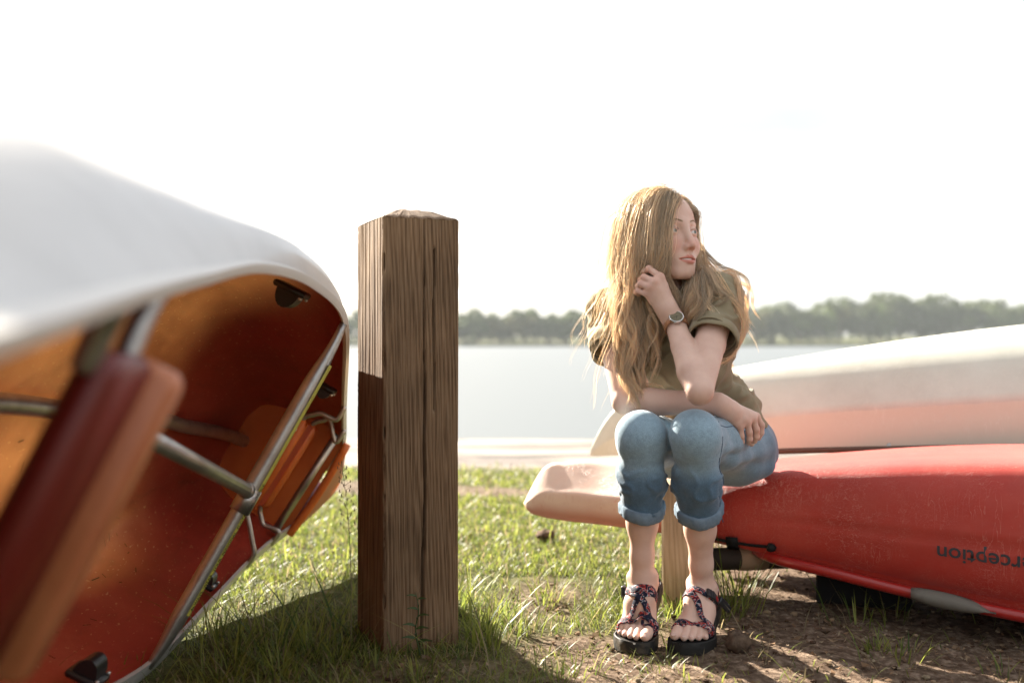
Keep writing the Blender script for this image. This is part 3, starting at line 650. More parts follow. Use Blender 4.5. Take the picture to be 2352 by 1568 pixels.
CA, CB = np.array((.285, 3.60)), np.array((1.66, 3.17)); CE = unit(CB-CA); CN = np.array((CE[1], -CE[0]))
cs = [0, .03, .09, .2, .45, .7, 1.1, 1.5, 2.0, 2.6, 3.4, 4.1, 4.45, 4.5]
cz = spl(cs, [.335, .40, .485, .555, .62, .668, .735, .785, .81, .82, .77, .66, .5, .36])
cg = spl(cs, [.31, .312, .318, .33, .352, .375, .405, .43, .45, .45, .42, .36, .32, .31])
cw = spl(cs, [.006, .012, .028, .062, .135, .20, .29, .36, .41, .43, .34, .15, .03, .006])
CSEC = resample([(0, 1), (.28, .978), (.52, .90), (.71, .77), (.86, .60), (.955, .47), (.995, .41), (1.0, .385), (1.0, .34), (1.005, .18), (1.0, 0)], 40)
mcan2 = hull_mat('cream_hull', (.60, .59, .50), (.50, .48, .40), (.70, .68, .58, .6), .5, low=(.62, .575, .455), split=.37, ex=CE, sheen=.2)  # shade and bounced light on the sides put into the lower tone
canoe2 = thing('canoe', 'cream canoe with shade-tinted orange sides turned keel up behind the red kayak', 'canoe', (CA[0]+2*CE[0], CA[1]+2*CE[1], 0))
S = np.concatenate([np.linspace(0, .3, 24)[:-1], np.linspace(.3, 4.2, 90)[:-1], np.linspace(4.2, 4.5, 14)]); rr = []
for s in S:
    w, zt, zb = float(cw(s)[0]), float(cz(s)[0]), float(cg(s)[0])
    a = [np.r_[CA+CE*s+CN*w*x, zb+(zt-zb)*h_] for x, h_ in CSEC]; b2 = [np.r_[CA+CE*s-CN*w*x, zb+(zt-zb)*h_] for x, h_ in CSEC]
    rr.append(a[::-1]+b2[1:])
o = MB().loft(rr, False, False).build('hull', mcan2, canoe2); hz = np.tile(np.r_[CSEC[::-1, 1], CSEC[1:, 1]], len(S))[:, None]; set_col(o, np.repeat(hz, 3, 1), 'zone')
mdk = mat('dark_gunwale', (.10, .05, .03), .5, .4)
for sg in (1, -1):
    m = MB(); g = [np.r_[CA+CE*s+CN*(cw(s)[0]*sg), cg(s)[0]-.004] for s in np.linspace(.16, 4.40, 70)]
    adopt(m.tube(g, .0095, 8).build('gunwale', mdk, None), canoe2)
for s in (1.0, 2.2, 3.3):
    m = MB(); adopt(m.tube([np.r_[CA+CE*s+CN*cw(s)[0], cg(s)[0]], np.r_[CA+CE*s-CN*cw(s)[0], cg(s)[0]]], .016, 8).build('thwart', malu, None), canoe2)
s = np.linspace(.03, .5, 12); rr = [[np.r_[CA+CE*a+CN*(cw(a)[0]*x), cg(a)[0]+.003] for x in (-1, 0, 1)] for a in s]
adopt(MB().loft(rr, False, False).build('deck', mat('deck_orange', (.5, .16, .07), .5, .4), None), canoe2)

# rack that carries them
mpost2 = wood_mat('rack_timber', (.30, .22, .13), (.42, .32, .20), (.52, .42, .29))
rack = thing('boat_rack', 'pale timber rack post with crossbars carrying the kayak and upturned canoe', 'boat rack', (.49, 2.72, 0))
m = MB(); pc = np.array((.482, 2.735)); rz = R_(-13); axr = [(math.cos(rz), math.sin(rz), 0), (-math.sin(rz), math.cos(rz), 0), (0, 0, 1)]
m.box((pc[0], pc[1], .135), axr, (.066, .066, .2), .005); adopt(m.build('post', mpost2, None, autosmooth=40), rack)
mdark = mat('dark_bar', (.03, .022, .016), .7, .3)
bd = unit(np.array((.16, 1.0)))
for z0, r0, p0 in ((.128, .028, np.array((.60, 2.70))),):
    pass
b0 = np.r_[pc+np.array((.05, .04)), .115]; b1 = b0+np.array((1.35, .30, -.035))
adopt(MB().tube([b0, b1], .031, 14).build('crossbar', mdark, None), rack)
w0 = b0+(b1-b0)*.075; w1 = b0+(b1-b0)*.135
adopt(MB().tube([w0, w1], .0335, 14).build('bar_padding', mat('tan_tape', (.30, .20, .12), .7, .3), None), rack)
for q in (.2, .62):
    p = b0+(b1-b0)*q+np.array((.0, .3, 0)); 
for zz, dx in ((.262, 0),):
    m = MB(); q0 = np.r_[pc+np.array((.03, .08)), .30]; q1 = q0+np.array((.42, 1.05, -.005)); adopt(m.tube([q0, q1], .02, 10).build('crossbar', mdark, None), rack)
m = MB(); q1 = np.r_[pc+np.array((.45, 1.13)), 0]; m.box((q1[0], q1[1], .14), axr, (.05, .05, .16), .004); adopt(m.build('post', mpost2, None, autosmooth=40), rack)
m = MB(); m.box((1.245, 2.68, .04), axr, (.021, .021, .075), .003); adopt(m.build('leg', mdark, None), rack)
m = MB(); m.box((1.70, 3.1, .19), axr, (.04, .04, .22), .003); adopt(m.build('leg', mdark, None), rack)
# ------------------------------------------------------------------ the woman: signed-distance sculpting
class Field:
    def __init__(s): s.p = []
    def cap(s, a, b, r1, r2=None, k=.012, sub=False):
        a, b = np.asarray(a, float), np.asarray(b, float); r2 = r1 if r2 is None else r2; ba = b-a; L2 = max(ba@ba, 1e-12)
        def f(P):
            t = np.clip((P-a)@ba/L2, 0, 1); return np.linalg.norm(P-a-t[:, None]*ba, axis=1)-(r1+(r2-r1)*t)
        s.p.append((f, (a+b)/2, np.sqrt(L2)/2+max(r1, r2), k, sub)); return s
    def chain(s, pts, rs, k=.012):
        for i in range(len(pts)-1): s.cap(pts[i], pts[i+1], rs[i], rs[i+1], k)
        return s
    def ell(s, c, r, M=None, k=.012, sub=False):
        c, r = np.asarray(c, float), np.asarray(r, float); M = np.eye(3) if M is None else np.asarray(M, float)   # rows = axes
        def f(P):
            q = (P-c)@M.T; k0 = np.linalg.norm(q/r, axis=1); k1 = np.linalg.norm(q/(r*r), axis=1); return np.where(k1 > 1e-6, k0*(k0-1)/np.maximum(k1, 1e-6), -r.min())
        s.p.append((f, c, r.max(), k, sub)); return s
    def __call__(s, P, far=.10):
        d = np.full(len(P), far)
        for f, c, R, k, sub in s.p:
            i = np.nonzero(np.einsum('ij,ij->i', P-c, P-c) < (R+.06)**2)[0]
            if not len(i): continue
            v = f(P[i]); a = d[i]
            if sub:
                h = np.clip(.5-.5*(a+v)/k, 0, 1); d[i] = a*(1-h)-v*h+k*h*(1-h)
            else:
                h = np.clip(.5+.5*(a-v)/k, 0, 1); d[i] = a*(1-h)+v*h-k*h*(1-h)
        return d
def smin(a, b, k):
    h = np.clip(.5+.5*(a-b)/k, 0, 1); return a*(1-h)+b*h-k*h*(1-h)
def surface_net(fn, lo, hi, h):
    lo, hi = np.asarray(lo, float), np.asarray(hi, float); n8 = np.ceil((hi-lo)/(8*h)).astype(int)
    c = np.stack(np.meshgrid(*[np.arange(k) for k in n8], indexing='ij'), -1).reshape(-1, 3)
    for mul, nxt, slack in ((8, 4, .012), (2, 2, .004)):
        d = fn(lo+(c+.5)*h*mul); c = c[np.abs(d) < .87*h*mul*1.15+slack]
        g = np.stack(np.meshgrid(*[np.arange(nxt)]*3, indexing='ij'), -1).reshape(-1, 3); c = (c[:, None]*nxt+g[None]).reshape(-1, 3)
    N = n8*8+2; key = lambda q: (q[..., 0].astype(np.int64)*N[1]+q[..., 1])*N[2]+q[..., 2]
    offs = np.array([(x, y, z) for x in (0, 1) for y in (0, 1) for z in (0, 1)])
    uk, inv = np.unique(key(c[:, None]+offs[None]).ravel(), return_inverse=True)
    cx = np.stack([uk//(N[1]*N[2]), uk//N[2] % N[1], uk % N[2]], 1); dv = np.concatenate([fn(lo+q*h) for q in np.array_split(cx, max(1, len(cx)//200000))])
    D = dv[inv.reshape(-1, 8)]; ins = D < 0; act = ins.any(1) & ~ins.all(1); c, D, ins = c[act], D[act], ins[act]
    order = np.argsort(key(c)); c, D, ins = c[order], D[order], ins[order]; ck = key(c)
    s = np.zeros((len(c), 3)); w = np.zeros(len(c))
    for a in range(8):
        for ax in (4, 2, 1):
            if a & ax: continue
            b = a | ax; m = ins[:, a] != ins[:, b]; t = np.where(m, D[:, a]/(D[:, a]-D[:, b]+1e-20), 0)
            s += np.where(m[:, None], offs[a]+t[:, None]*(offs[b]-offs[a]), 0); w += m
    V = lo+(c+s/w[:, None])*h; Q = []
    for ax, (d1, d2) in ((4, (1, 2)), (2, (2, 0)), (1, (0, 1))):
        m = np.nonzero(ins[:, 0] != ins[:, ax])[0]; e1 = np.zeros(3, int); e2 = np.zeros(3, int); e1[d1] = 1; e2[d2] = 1
        ids = []; ok = np.ones(len(m), bool)
        for q in (c[m], c[m]-e1, c[m]-e1-e2, c[m]-e2):
            kk = key(q); j = np.clip(np.searchsorted(ck, kk), 0, len(ck)-1); ok &= ck[j] == kk; ids.append(j)
        f = np.stack(ids, 1); flip = ~ins[m, 0]; f[flip] = f[flip][:, ::-1]; Q.append(f[ok])
    return V, np.vstack(Q)

person = thing('person', 'seated blonde woman in olive t-shirt and rolled jeans, hand at her hair, looking aside', 'woman', (.42, 2.36, 0))
# ---- joints
kneeL, kneeR = P(1597, 1000, 2.28), P(1472, 1002, 2.33)
hipL = np.array((.607, 2.65, .437)); hipR = np.array((.462, 2.735, .437))
shL, shR = P(1652, 692, 2.405), P(1400, 722, 2.575)
elL, elR = P(1607, 899, 2.225), P(1434, 922, 2.43)
wrL, wrR = P(1550, 742, 2.365), P(1648, 926, 2.38)
pelv = (hipL+hipR)/2; chest = np.array((.43, 2.56, .70)); neck0 = np.array((.383, 2.515, .845))
HC = np.array((.3655, 2.455, .978)); HS = 1.04                      # head centre and scale
yaw, pit = R_(35), R_(6)
hf = np.array((math.sin(yaw)*math.cos(pit), -math.cos(yaw)*math.cos(pit), math.sin(pit))); hl = np.array((math.cos(yaw), math.sin(yaw), 0)); hu = np.cross(hl, hf); 
if hu[2] < 0: hu = -hu
HM = np.stack([hl, hf, hu])
def hd(x, y, z): return HC+HS*(x*hl+y*hf+z*hu)
def hinv(Pw): return ((Pw-HC)@HM.T)/HS
# feet frames: metres along (heel 0 .. toes .245), across (+ = her left), up; bent at the ball
class Foot:
    def __init__(s, ball, d, pitch, left):
        s.d = unit(np.array((*d, 0.))); s.l = np.array((-s.d[1], s.d[0], 0)); s.b = np.array(ball, float); s.ph = pitch; s.sg = 1 if left else -1
    def __call__(s, a, b, c):
        x = a-.172; t = np.clip((-x+.03)/.06, 0, 1); t = t*t*(3-2*t); ph = s.ph*t
        xx, zz = (x*math.cos(ph)+c*math.sin(ph), -x*math.sin(ph)+c*math.cos(ph)) if x < .03 else (x, c)
        return s.b+s.d*xx+s.l*(b*s.sg)+np.array((0, 0, 1))*zz
    def axes(s, a):
        e = 1e-3; f = unit(s(a+e, 0, .02)-s(a-e, 0, .02)); return f, s.l*s.sg, np.cross(f, s.l) if s.sg else None
SOLE = .030
footL = Foot((.429, 2.357, SOLE-.004), (-.40, -.92), R_(17), True); footR = Foot((.300, 2.370, SOLE-.004), (-.34, -.94), R_(39), False)
ankL, ankR = footL(.055, 0, .072), footR(.055, 0, .072)
# ---- body field: trunk + limbs
def leg(F, hip, knee, ank, foot):
    mid = hip*.45+knee*.55; F.chain([hip, mid, knee], [.066, .048, .038], .02)
    fd = unit(np.array((foot.d[0], foot.d[1], 0))); back = -fd
    sh = lambda t, o: knee*(1-t)+ank*t+back*o
    F.chain([knee, sh(.3, .010), sh(.62, .006), sh(.86, .0), ank], [.037, .0425, .035, .0258, .0265], .02)
    F.ell(sh(.30, .028), (.034, .034, .085), k=.03)
def foot_prims(F, f):
    # medial side is towards the other foot: for the left foot that is her right (-b)
    F.chain([f(.055, 0, .075), f(.050, 0, .045), f(.035, 0, .028)], [.0262, .028, .026], .02)
    F.ell(f(.028, 0, .024), (.027, .027, .026), k=.015)
    F.cap(f(.060, .028, .066), f(.060, .020, .05), .010, .012, .012); F.cap(f(.055, -.028, .072), f(.06, -.02, .05), .010, .012, .012)
    F.chain([f(.06, -.004, .062), f(.105, -.008, .050), f(.160, -.014, .024)], [.026, .0235, .0165], .018)
    F.chain([f(.06, .006, .050), f(.11, .016, .030), f(.160, .020, .018)], [.026, .022, .0155], .018)
    F.cap(f(.04, .004, .02), f(.165, .030, .013), .018, .014, .016); F.cap(f(.04, -.006, .022), f(.165, -.028, .016), .018, .017, .016)
    F.cap(f(.165, -.026, .016), f(.165, .030, .013), .0165, .0135, .012)
    toes = [(-.030, .214, .243, .0125, .0115), (-.0085, .208, .238, .0088, .0078), (.0075, .204, .231, .0082, .0072), (.0225, .197, .222, .0078, .0068), (.0360, .187, .209, .0075, .0066)]
    for b, a1, a2, r1, r2 in toes:
        F.chain([f(.168, b*.93, .016), f((.168+a1)/2+.006, b, .0205 if b > -.02 else .017), f(a1, b, .0125), f(a2-r2, b*1.0, r2+.001)], [r1*1.12, r1, r1*.98, r2], .005)
def arm(F, sh, el, wr, k=.007):
    F.chain([sh, sh*.5+el*.5, el], [.042, .0355, .0300], k)
    t1 = el*.72+wr*.28; t2 = el*.35+wr*.65
    F.chain([el, t1, t2, wr], [.0305, .0345, .0280, .0235], k)
def hand(F, wr, mcp, pip, dip, tips, thumb, r=.0078):
    for i, (m_, rad) in enumerate(zip(mcp, (.0098, .0098, .0092, .0086))):
        F.cap(wr*.82+m_*.18, m_, .0165, rad*1.05, .014)
    F.chain([wr, wr*.6+sum(mcp)/4*.4], [.0235, .0215], .014)
    for i in range(3): F.cap(mcp[i]*.8+wr*.2, mcp[i+1]*.8+wr*.2, .0085, .0085, .008)
    for i in range(4):
        q = (1.0, 1.02, .97, .86)[i]*r; F.chain([mcp[i], pip[i], dip[i], tips[i]], [q*1.13, q*1.02, q*.92, q*.82], .0045)
    F.chain(thumb, [.0150, .0112, .0096, .0078], .008)
BT, AL, AR, LL, LR = Field(), Field(), Field(), Field(), Field()
# torso
up = unit(neck0-pelv); fr = unit(np.array((-.49, -.87, .25))); lf = unit(np.cross(up, -fr)); lf = lf if lf[0] > 0 else -lf; fr = np.cross(lf, up); fr = fr if fr[1] < 0 else -fr
TM = np.stack([lf, fr, up])
BT.ell(pelv+up*.02, (.125, .09, .085), TM, .03); BT.ell(pelv*.55+chest*.45, (.105, .078, .12), TM, .04); BT.ell(chest, (.125, .088, .13), TM, .04)
BT.cap(chest*.5+shL*.5, shL, .055, .046, .04); BT.cap(chest*.5+shR*.5, shR, .055, .046, .04); BT.cap(shL*.8+neck0*.2, shR*.8+neck0*.2, .042, .042, .04)
BT.ell(chest+fr*.075-lf*.055-up*.02, (.05, .04, .05), TM, .03); BT.ell(chest+fr*.075+lf*.055-up*.02, (.05, .04, .05), TM, .03)
BT.cap(neck0-up*.02, hd(0, -.028, -.045), .052, .050, .03)
# head
Hd = Field(); E = lambda c, r, k=.01, sub=False: Hd.ell(hd(*c), np.array(r)*HS, HM, k*HS, sub); C = lambda a, b, r1, r2, k=.01, sub=False: Hd.cap(hd(*a), hd(*b), r1*HS, r2*HS, k*HS, sub)
E((0, -.014, .026), (.0735, .092, .079), .02); E((0, .034, .034), (.062, .050, .056), .02); E((0, .034, -.03), (.0565, .050, .062), .02)
E((0, .034, -.066), (.045, .047, .041), .02); E((0, .0725, -.094), (.017, .0155, .016), .022); E((0, -.02, -.03), (.062, .06, .06), .02)
for s in (-1, 1):
    E((s*.036, .058, -.034), (.024, .022, .026), .018); E((s*.024, .066, -.030), (.018, .0165, .024), .016); C((s*.052, .005, -.058), (s*.018, .066, -.096), .017, .012, .02)
    C((s*.010, .0785, .020), (s*.046, .062, .018), .0075, .007, .012)
    E((s*.0315, .094, -.002), (.0185, .018, .0125), .012, True); E((s*.0315, .0705, -.002), (.0150, .0150, .0138), .004)
    E((s*.0315, .0865, -.0025), (.0128, .010, .0039), .0025, True)
    E((s*.066, -.012, -.005), (.010, .020, .030), .006)
C((0, .080, .014), (0, .0985, -.030), .0072, .0088, .014); E((0, .1020, -.0385), (.0088, .0092, .0080), .008)
for s in (-1, 1): E((s*.0105, .0915, -.0420), (.0062, .0092, .0066), .007); E((s*.0060, .0985, -.0490), (.0034, .0050, .0036), .002, True)
E((0, .070, -.067), (.030, .021, .020), .016)
for s in (-1, 1):
    C((s*.0285, .0745, -.0680), (s*.006, .0918, -.0642), .0022, .0036, .004); C((s*.006, .0918, -.0642), (0, .0918, -.0650), .0036, .0036, .004)
    C((s*.0270, .0750, -.0700), (s*.006, .0900, -.0748), .0024, .0044, .004); C((s*.006, .0900, -.0748), (0, .0902, -.0750), .0044, .0046, .004)
E((0, .0945, -.0690), (.0185, .012, .0018), .0020, True); E((-.0015, .084, -.0690), (.0255, .026, .0011), .0012, True); C((0, .094, -.053), (0, .091, -.061), .0022, .0022, .005, True)
arm(AL, shL, elL, wrL); arm(AR, shR, elR, wrR); leg(LL, hipL, kneeL, ankL, footL); leg(LR, hipR, kneeR, ankR, footR); foot_prims(LL, footL); foot_prims(LR, footR)
hL = dict(mcp=[P(1517, 636, 2.345), P(1503, 647, 2.337), P(1494, 660, 2.340), P(1487, 675, 2.350)],
          pip=[P(1491, 617, 2.358), P(1479, 637, 2.352), P(1471, 652, 2.352), P(1466, 668, 2.362)],
          dip=[P(1480, 623, 2.382), P(1471, 643, 2.378), P(1465, 657, 2.376), P(1461, 671, 2.382)],
          tips=[P(1486, 634, 2.398), P(1477, 651, 2.396), P(1471, 664, 2.392), P(1467, 677, 2.394)])
hand(AL, wrL, thumb=[wrL*.75+hL['mcp'][0]*.25, P(1531, 684, 2.375), P(1518, 655, 2.392), P(1505, 645, 2.402)], **hL)
hR = dict(mcp=[P(1737, 956, 2.445), P(1729, 962, 2.425), P(1716, 970, 2.410), P(1700, 980, 2.402)],
          pip=[P(1749, 976, 2.450), P(1737, 986, 2.428), P(1721, 992, 2.412), P(1703, 1001, 2.405)],
          dip=[P(1748, 993, 2.453), P(1737, 1002, 2.434), P(1722, 1008, 2.418), P(1704, 1014, 2.415)],
          tips=[P(1742, 1006, 2.458), P(1733, 1013, 2.442), P(1719, 1017, 2.428), P(1700, 1018, 2.425)])
hand(AR, wrR, thumb=[wrR*.7+hR['mcp'][0]*.3, P(1715, 962, 2.46), P(1728, 1000, 2.468), P(1726, 1018, 2.462)], **hR)
def trunk(P_): return smin(BT(P_), Hd(P_), .016)
def body(P_):
    d = trunk(P_); d = smin(d, AL(P_), .010); d = smin(d, AR(P_), .010); d = smin(d, LL(P_), .006); return smin(d, LR(P_), .006)
Vb, Qb = surface_net(body, (.12, 2.12, -.02), (.82, 2.95, 1.16), .0023)
tint = np.ones((len(Vb), 3)); lh = hinv(Vb)
lipd = Field()
for s in (-1, 1):
    lipd.cap((s*.0285, .0745, -.0683), (s*.006, .0918, -.0645), .0024, .0040, .002).cap((s*.006, .0918, -.0645), (0, .0918, -.0653), .0040, .0038, .002)
    lipd.cap((s*.0270, .0750, -.0700), (s*.006, .0900, -.0748), .0026, .0048, .002).cap((s*.006, .0900, -.0748), (0, .0902, -.0750), .0048, .0050, .002)
xq = np.abs(lh[:, 0])/.0275; ztop = -.0605-.0015*np.exp(-(xq/.12)**2)-.0078*xq**2; zbot = -.0805+.0115*xq**2.2
lm = ((xq < 1) & (lh[:, 1] > .060)).astype(float)*smooth(-.0012, .0012, ztop-lh[:, 2])*smooth(-.0012, .0012, lh[:, 2]-zbot); lm = np.maximum(lm, 1-smooth(.0002, .0018, lipd(lh)))[:, None]; tint = tint*(1-lm)+np.array((.86, .52, .50))*lm
ck_ = Field().ell((-.034, .075, -.034), (.016, .016, .014)).ell((.034, .075, -.034), (.016, .016, .014)).ell((0, .106, -.04), (.01, .01, .01))
cm = (1-smooth(-.004, .016, ck_(lh)))[:, None]; tint = tint*(1-.8*cm)+np.array((.98, .80, .78))*.8*cm*tint
mskin = mat('skin', (.70, .475, .38), .48, .4, var=(.62, .39, .305), vscale=22, dirt=(.46, .25, .17), dscale=230, dth=(.69, .75), attr='tint', sss=.12, bump=.0004, bscale=320)
kn_ = np.vstack([hL['mcp'], hL['pip'], hR['mcp'], hR['pip'], [elL]]); kd_ = np.min(np.linalg.norm(Vb[:, None]-kn_[None], axis=2), axis=1)[:, None] if len(Vb) < 400000 else 1
km = (1-smooth(.008, .020, kd_)); tint = tint*(1-.5*km)+np.array((.95, .78, .74))*tint*.5*km
nails = []
for f in (footL, footR):
    for b, a2, rr_ in ((-.030, .236, .0062), (-.0085, .232, .0040), (.0075, .2255, .0037), (.0225, .217, .0034), (.036, .2045, .0032)):
        nails.append((f(a2, b, .0215 if b < -.02 else .0165), rr_))
o_body = mesh_np('body', Vb, [Qb], mskin, person)
set_col(o_body, tint, 'tint')
# eyes, brows, lashes, teeth
meye = mat('eye', (.8, .8, .8), .12, .6, attr='iris')
def eyeball(s):
    n1, n2 = 40, 28; c = hd(s*.0315, .0702, -.0025); r = .0128*HS; gaze = unit(hf*.92+hl*.30+hu*.05)
    A = unit(np.cross(gaze, hu)); B = np.cross(A, gaze); V_ = []; 
    for i in range(n2+1):
        ph = math.pi*i/n2
        for j in range(n1):
            th = 2*math.pi*j/n1; d = gaze*math.cos(ph)+(A*math.cos(th)+B*math.sin(th))*math.sin(ph); V_.append(c+d*r*(1+.05*math.exp(-(ph/.35)**2)))
    V_ = np.array(V_); q = [(i*n1+j, i*n1+(j+1) % n1, (i+1)*n1+(j+1) % n1, (i+1)*n1+j) for i in range(n2) for j in range(n1)]
    o = mesh_np('eye', V_, [q], meye, person); ph = np.repeat(np.pi*np.arange(n2+1)/n2, n1); col = np.tile(np.array((.86, .82, .80)), (len(V_), 1))
    col[ph < .46] = (.16, .19, .16); col[(ph < .46) & (ph > .40)] = (.07, .08, .07); col[ph < .19] = (.01, .01, .01); set_col(o, col, 'iris')
for s in (-1, 1): eyeball(s)
mbrow = mat('brow_hair', (.30, .20, .11), .7, .2); mlash = mat('lash', (.06, .04, .03), .6, .2)
def on_face(x, z, lift=.0006):
    ys_ = np.linspace(.03, .12, 240); v = Hd(np.array([hd(x, y_, z) for y_ in ys_])); i = len(ys_)-1-np.argmax((v < 0)[::-1]); return hd(x, ys_[i]+lift, z)
for s in (-1, 1):
    m = MB()
    for q in np.linspace(0, 1, 26):
        for e in (-1, 0, 1):
            x = .012+.034*q; z = .0185+.007*math.sin(q*2.2)-.002*q+e*.0013*(1-q*.6)
            m.add([on_face(s*x, z-.0005), on_face(s*x, z+.0005), on_face(s*(x+.0042), z+(.0020 if q < .7 else -.0008), .0012)], (), [(0, 1, 2)])
    m.build('eyebrow', mbrow, person)
    m = MB(); arc = [hd(s*(.0315+.0135*math.cos(t)), .0825-.0045*abs(math.cos(t))**2, -.0018+.0052*math.sin(t)) for t in np.linspace(.15, math.pi-.15, 14)]
    m.tube(arc, .0007*HS, 5)
    for i, p in enumerate(arc):
        if i in (0, 13): continue
        m.tube([p, p+hf*.0030+hu*.0008*HS, p+hf*.0042+hu*.0026], [.0004, .0003, .0001], 4)
    m.build('eyelash', mlash, person)
m = MB(); rr = [[hd(.019*math.sin(t), .0700+.0195*math.cos(t), z) for t in np.linspace(-1.0, 1.0, 13)] for z in (-.0745, -.0715, -.0685, -.0645)]
m.loft(rr, False, False).build('teeth', mat('teeth', (.78, .74, .68), .25, .5), person)
# ---- clothes
def wrinkle(V, N, amp, fn): return V+N*(fn(V)*amp)[:, None]
def vnormals(V, Q):
    fnv = np.cross(V[Q[:, 2]]-V[Q[:, 0]], V[Q[:, 3]]-V[Q[:, 1]]); N = np.zeros_like(V)
    for i in range(4): np.add.at(N, Q[:, i], fnv)
    return unit(N)
def clip(V, Q, keepv):
    kf = keepv[Q].all(1); Q = Q[kf]; used = np.unique(Q); mp = -np.ones(len(V), int); mp[used] = np.arange(len(used)); return V[used], mp[Q], used
def relax_border(V, Q, it=6):
    E_ = np.sort(np.vstack([Q[:, [0, 1]], Q[:, [1, 2]], Q[:, [2, 3]], Q[:, [3, 0]]]), 1); u, cnt = np.unique(E_, axis=0, return_counts=True); b = u[cnt == 1]
    for _ in range(it):
        s = np.zeros_like(V); c = np.zeros(len(V)); np.add.at(s, b[:, 0], V[b[:, 1]]); np.add.at(s, b[:, 1], V[b[:, 0]]); np.add.at(c, b[:, 0], 1); np.add.at(c, b[:, 1], 1)
        m = c > 0; V = V.copy(); V[m] = .4*V[m]+.6*s[m]/c[m][:, None]
    return V
def cloth(name, V, Q, material, th, parent=person):
    o = mesh_np(name, V, [Q], material, parent); md = o.modifiers.new('thickness', 'SOLIDIFY'); md.thickness = th; md.offset = 1; return o
# jeans
JL, JR = Field(), Field()
def jean_leg(J, hip, knee, ank, r1, r2, r3, r4):
    mid = hip*.5+knee*.5; J.chain([hip, mid, knee], [r1, r2, r3], .03); J.ell(knee+np.array((0, -.003, .003)), (r3*.94, r3*.95, r3*.95), k=.03)
    c1 = knee*.40+ank*.60; J.chain([knee, knee*.7+ank*.3, c1, knee*.25+ank*.75], [r3, r3*.45+r4*.57, r4*1.03, r4], .03)
jean_leg(JL, hipL, kneeL, ankL, .080, .0560, .0470, .0462); jean_leg(JR, hipR, kneeR, ankR, .080, .0585, .0475, .0442)
JP = Field(); JP.ell(pelv+up*.025, (.142, .105, .095), TM, .03); JP.cap(hipL, hipR, .09, .09, .03); JP.ell(pelv+up*.10, (.118, .092, .07), TM, .03)
JP.ell(hipL+np.array((.035, .06, -.005)), (.075, .075, .075), k=.03); JP.ell(hipR+np.array((.03, .08, -.005)), (.075, .075, .075), k=.03)
def jeans_f(P_): d = smin(JL(P_), JR(P_), .004); return smin(d, JP(P_), .035)
cuffz = {'L': .3190, 'R': .3200}
def jean_keep(V):
    k = np.ones(len(V), bool)
    for kn, an, cz_ in ((kneeL, ankL, cuffz['L']), (kneeR, ankR, cuffz['R'])):
        d = np.linalg.norm((V-kn)[:, :2]-((an-kn)[:2])*np.clip((V[:, 2]-kn[2])/(an-kn)[2], 0, 1)[:, None], axis=1); k &= ~((d < .075) & (V[:, 2] < cz_-.012))
    return k & ~((((V-pelv)@up) > .135) & (np.linalg.norm(V-(pelv+up*.16), axis=1) < .19) & (((V-pelv)@fr) < .13))
Vj, Qj = surface_net(jeans_f, (.15, 2.15, .20), (.85, 2.98, .72), .0034)
Nj = vnormals(Vj, Qj)
def jean_folds(V):
    r = np.zeros(len(V))
    for kn, an, ph in ((kneeL, ankL, 0.), (kneeR, ankR, 2.1)):
        ax_ = unit(an-kn); rel = V-kn; t = rel@ax_; rad = rel-t[:, None]*ax_; th = np.arctan2(rad[:, 0], -rad[:, 1]); inleg = np.exp(-np.clip(np.linalg.norm(rad, axis=1)-.07, 0, 1)*60)
        low = smooth(.10, .16, t)*(1-smooth(.165, .195, t))*inleg; r += low*(.0055*np.sin(3*th+9*t*6+ph)+.0030*np.sin(7*th-22*t+ph*2)+.0018*np.sin(11*th+60*t))
        rdn = np.array([mnoise.noise(Vector((p[0]*26, p[1]*26, p[2]*13+ph))) for p in V])*.0022; rdg = np.array([(1-2*abs(mnoise.noise(Vector((p[0]*20+p[2]*12, p[1]*20, p[2]*26-p[0]*10+ph)))))**3 for p in V])*.0052; r += (rdn*.5+rdg*smooth(.03, .10, t))*inleg
        kz_ = np.exp(-((t-.045)/.035)**2)*inleg*(.5+.5*np.abs(np.sin(th))); r += kz_*(.0010*np.sin(120*t+2.2*th+ph)+.0007*np.sin(70*t-5*th))
    for kn, an, k_ in ((kneeL, ankL, 'L'), (kneeR, ankR, 'R')):
        d = np.linalg.norm((V-kn)[:, :2]-((an-kn)[:2])*np.clip((V[:, 2]-kn[2])/(an-kn)[2], 0, 1)[:, None], axis=1); r *= np.where(d < .085, smooth(cuffz[k_]+.016, cuffz[k_]+.055, V[:, 2]), 1)
    for kn, hp, ph in ((kneeL, hipL, .4), (kneeR, hipR, 1.9)):
        ax_ = unit(hp-kn); rel = V-kn; t = rel@ax_; rad = rel-t[:, None]*ax_; th = np.arctan2(rad[:, 0], rad[:, 2]); m_ = smooth(.06, .14, t)*np.exp(-np.clip(np.linalg.norm(rad, axis=1)-.10, 0, 1)*40)
        r += m_*(.0045*np.sin(34*t+2.0*th+ph+1.5*np.sin(3*th))+.0022*np.sin(75*t-3*th+ph))
    return r
Vj = wrinkle(Vj, Nj, 1.0, jean_folds); Vj, Qj, _ = clip(Vj, Qj, jean_keep(Vj)); Vj = relax_border(Vj, Qj)
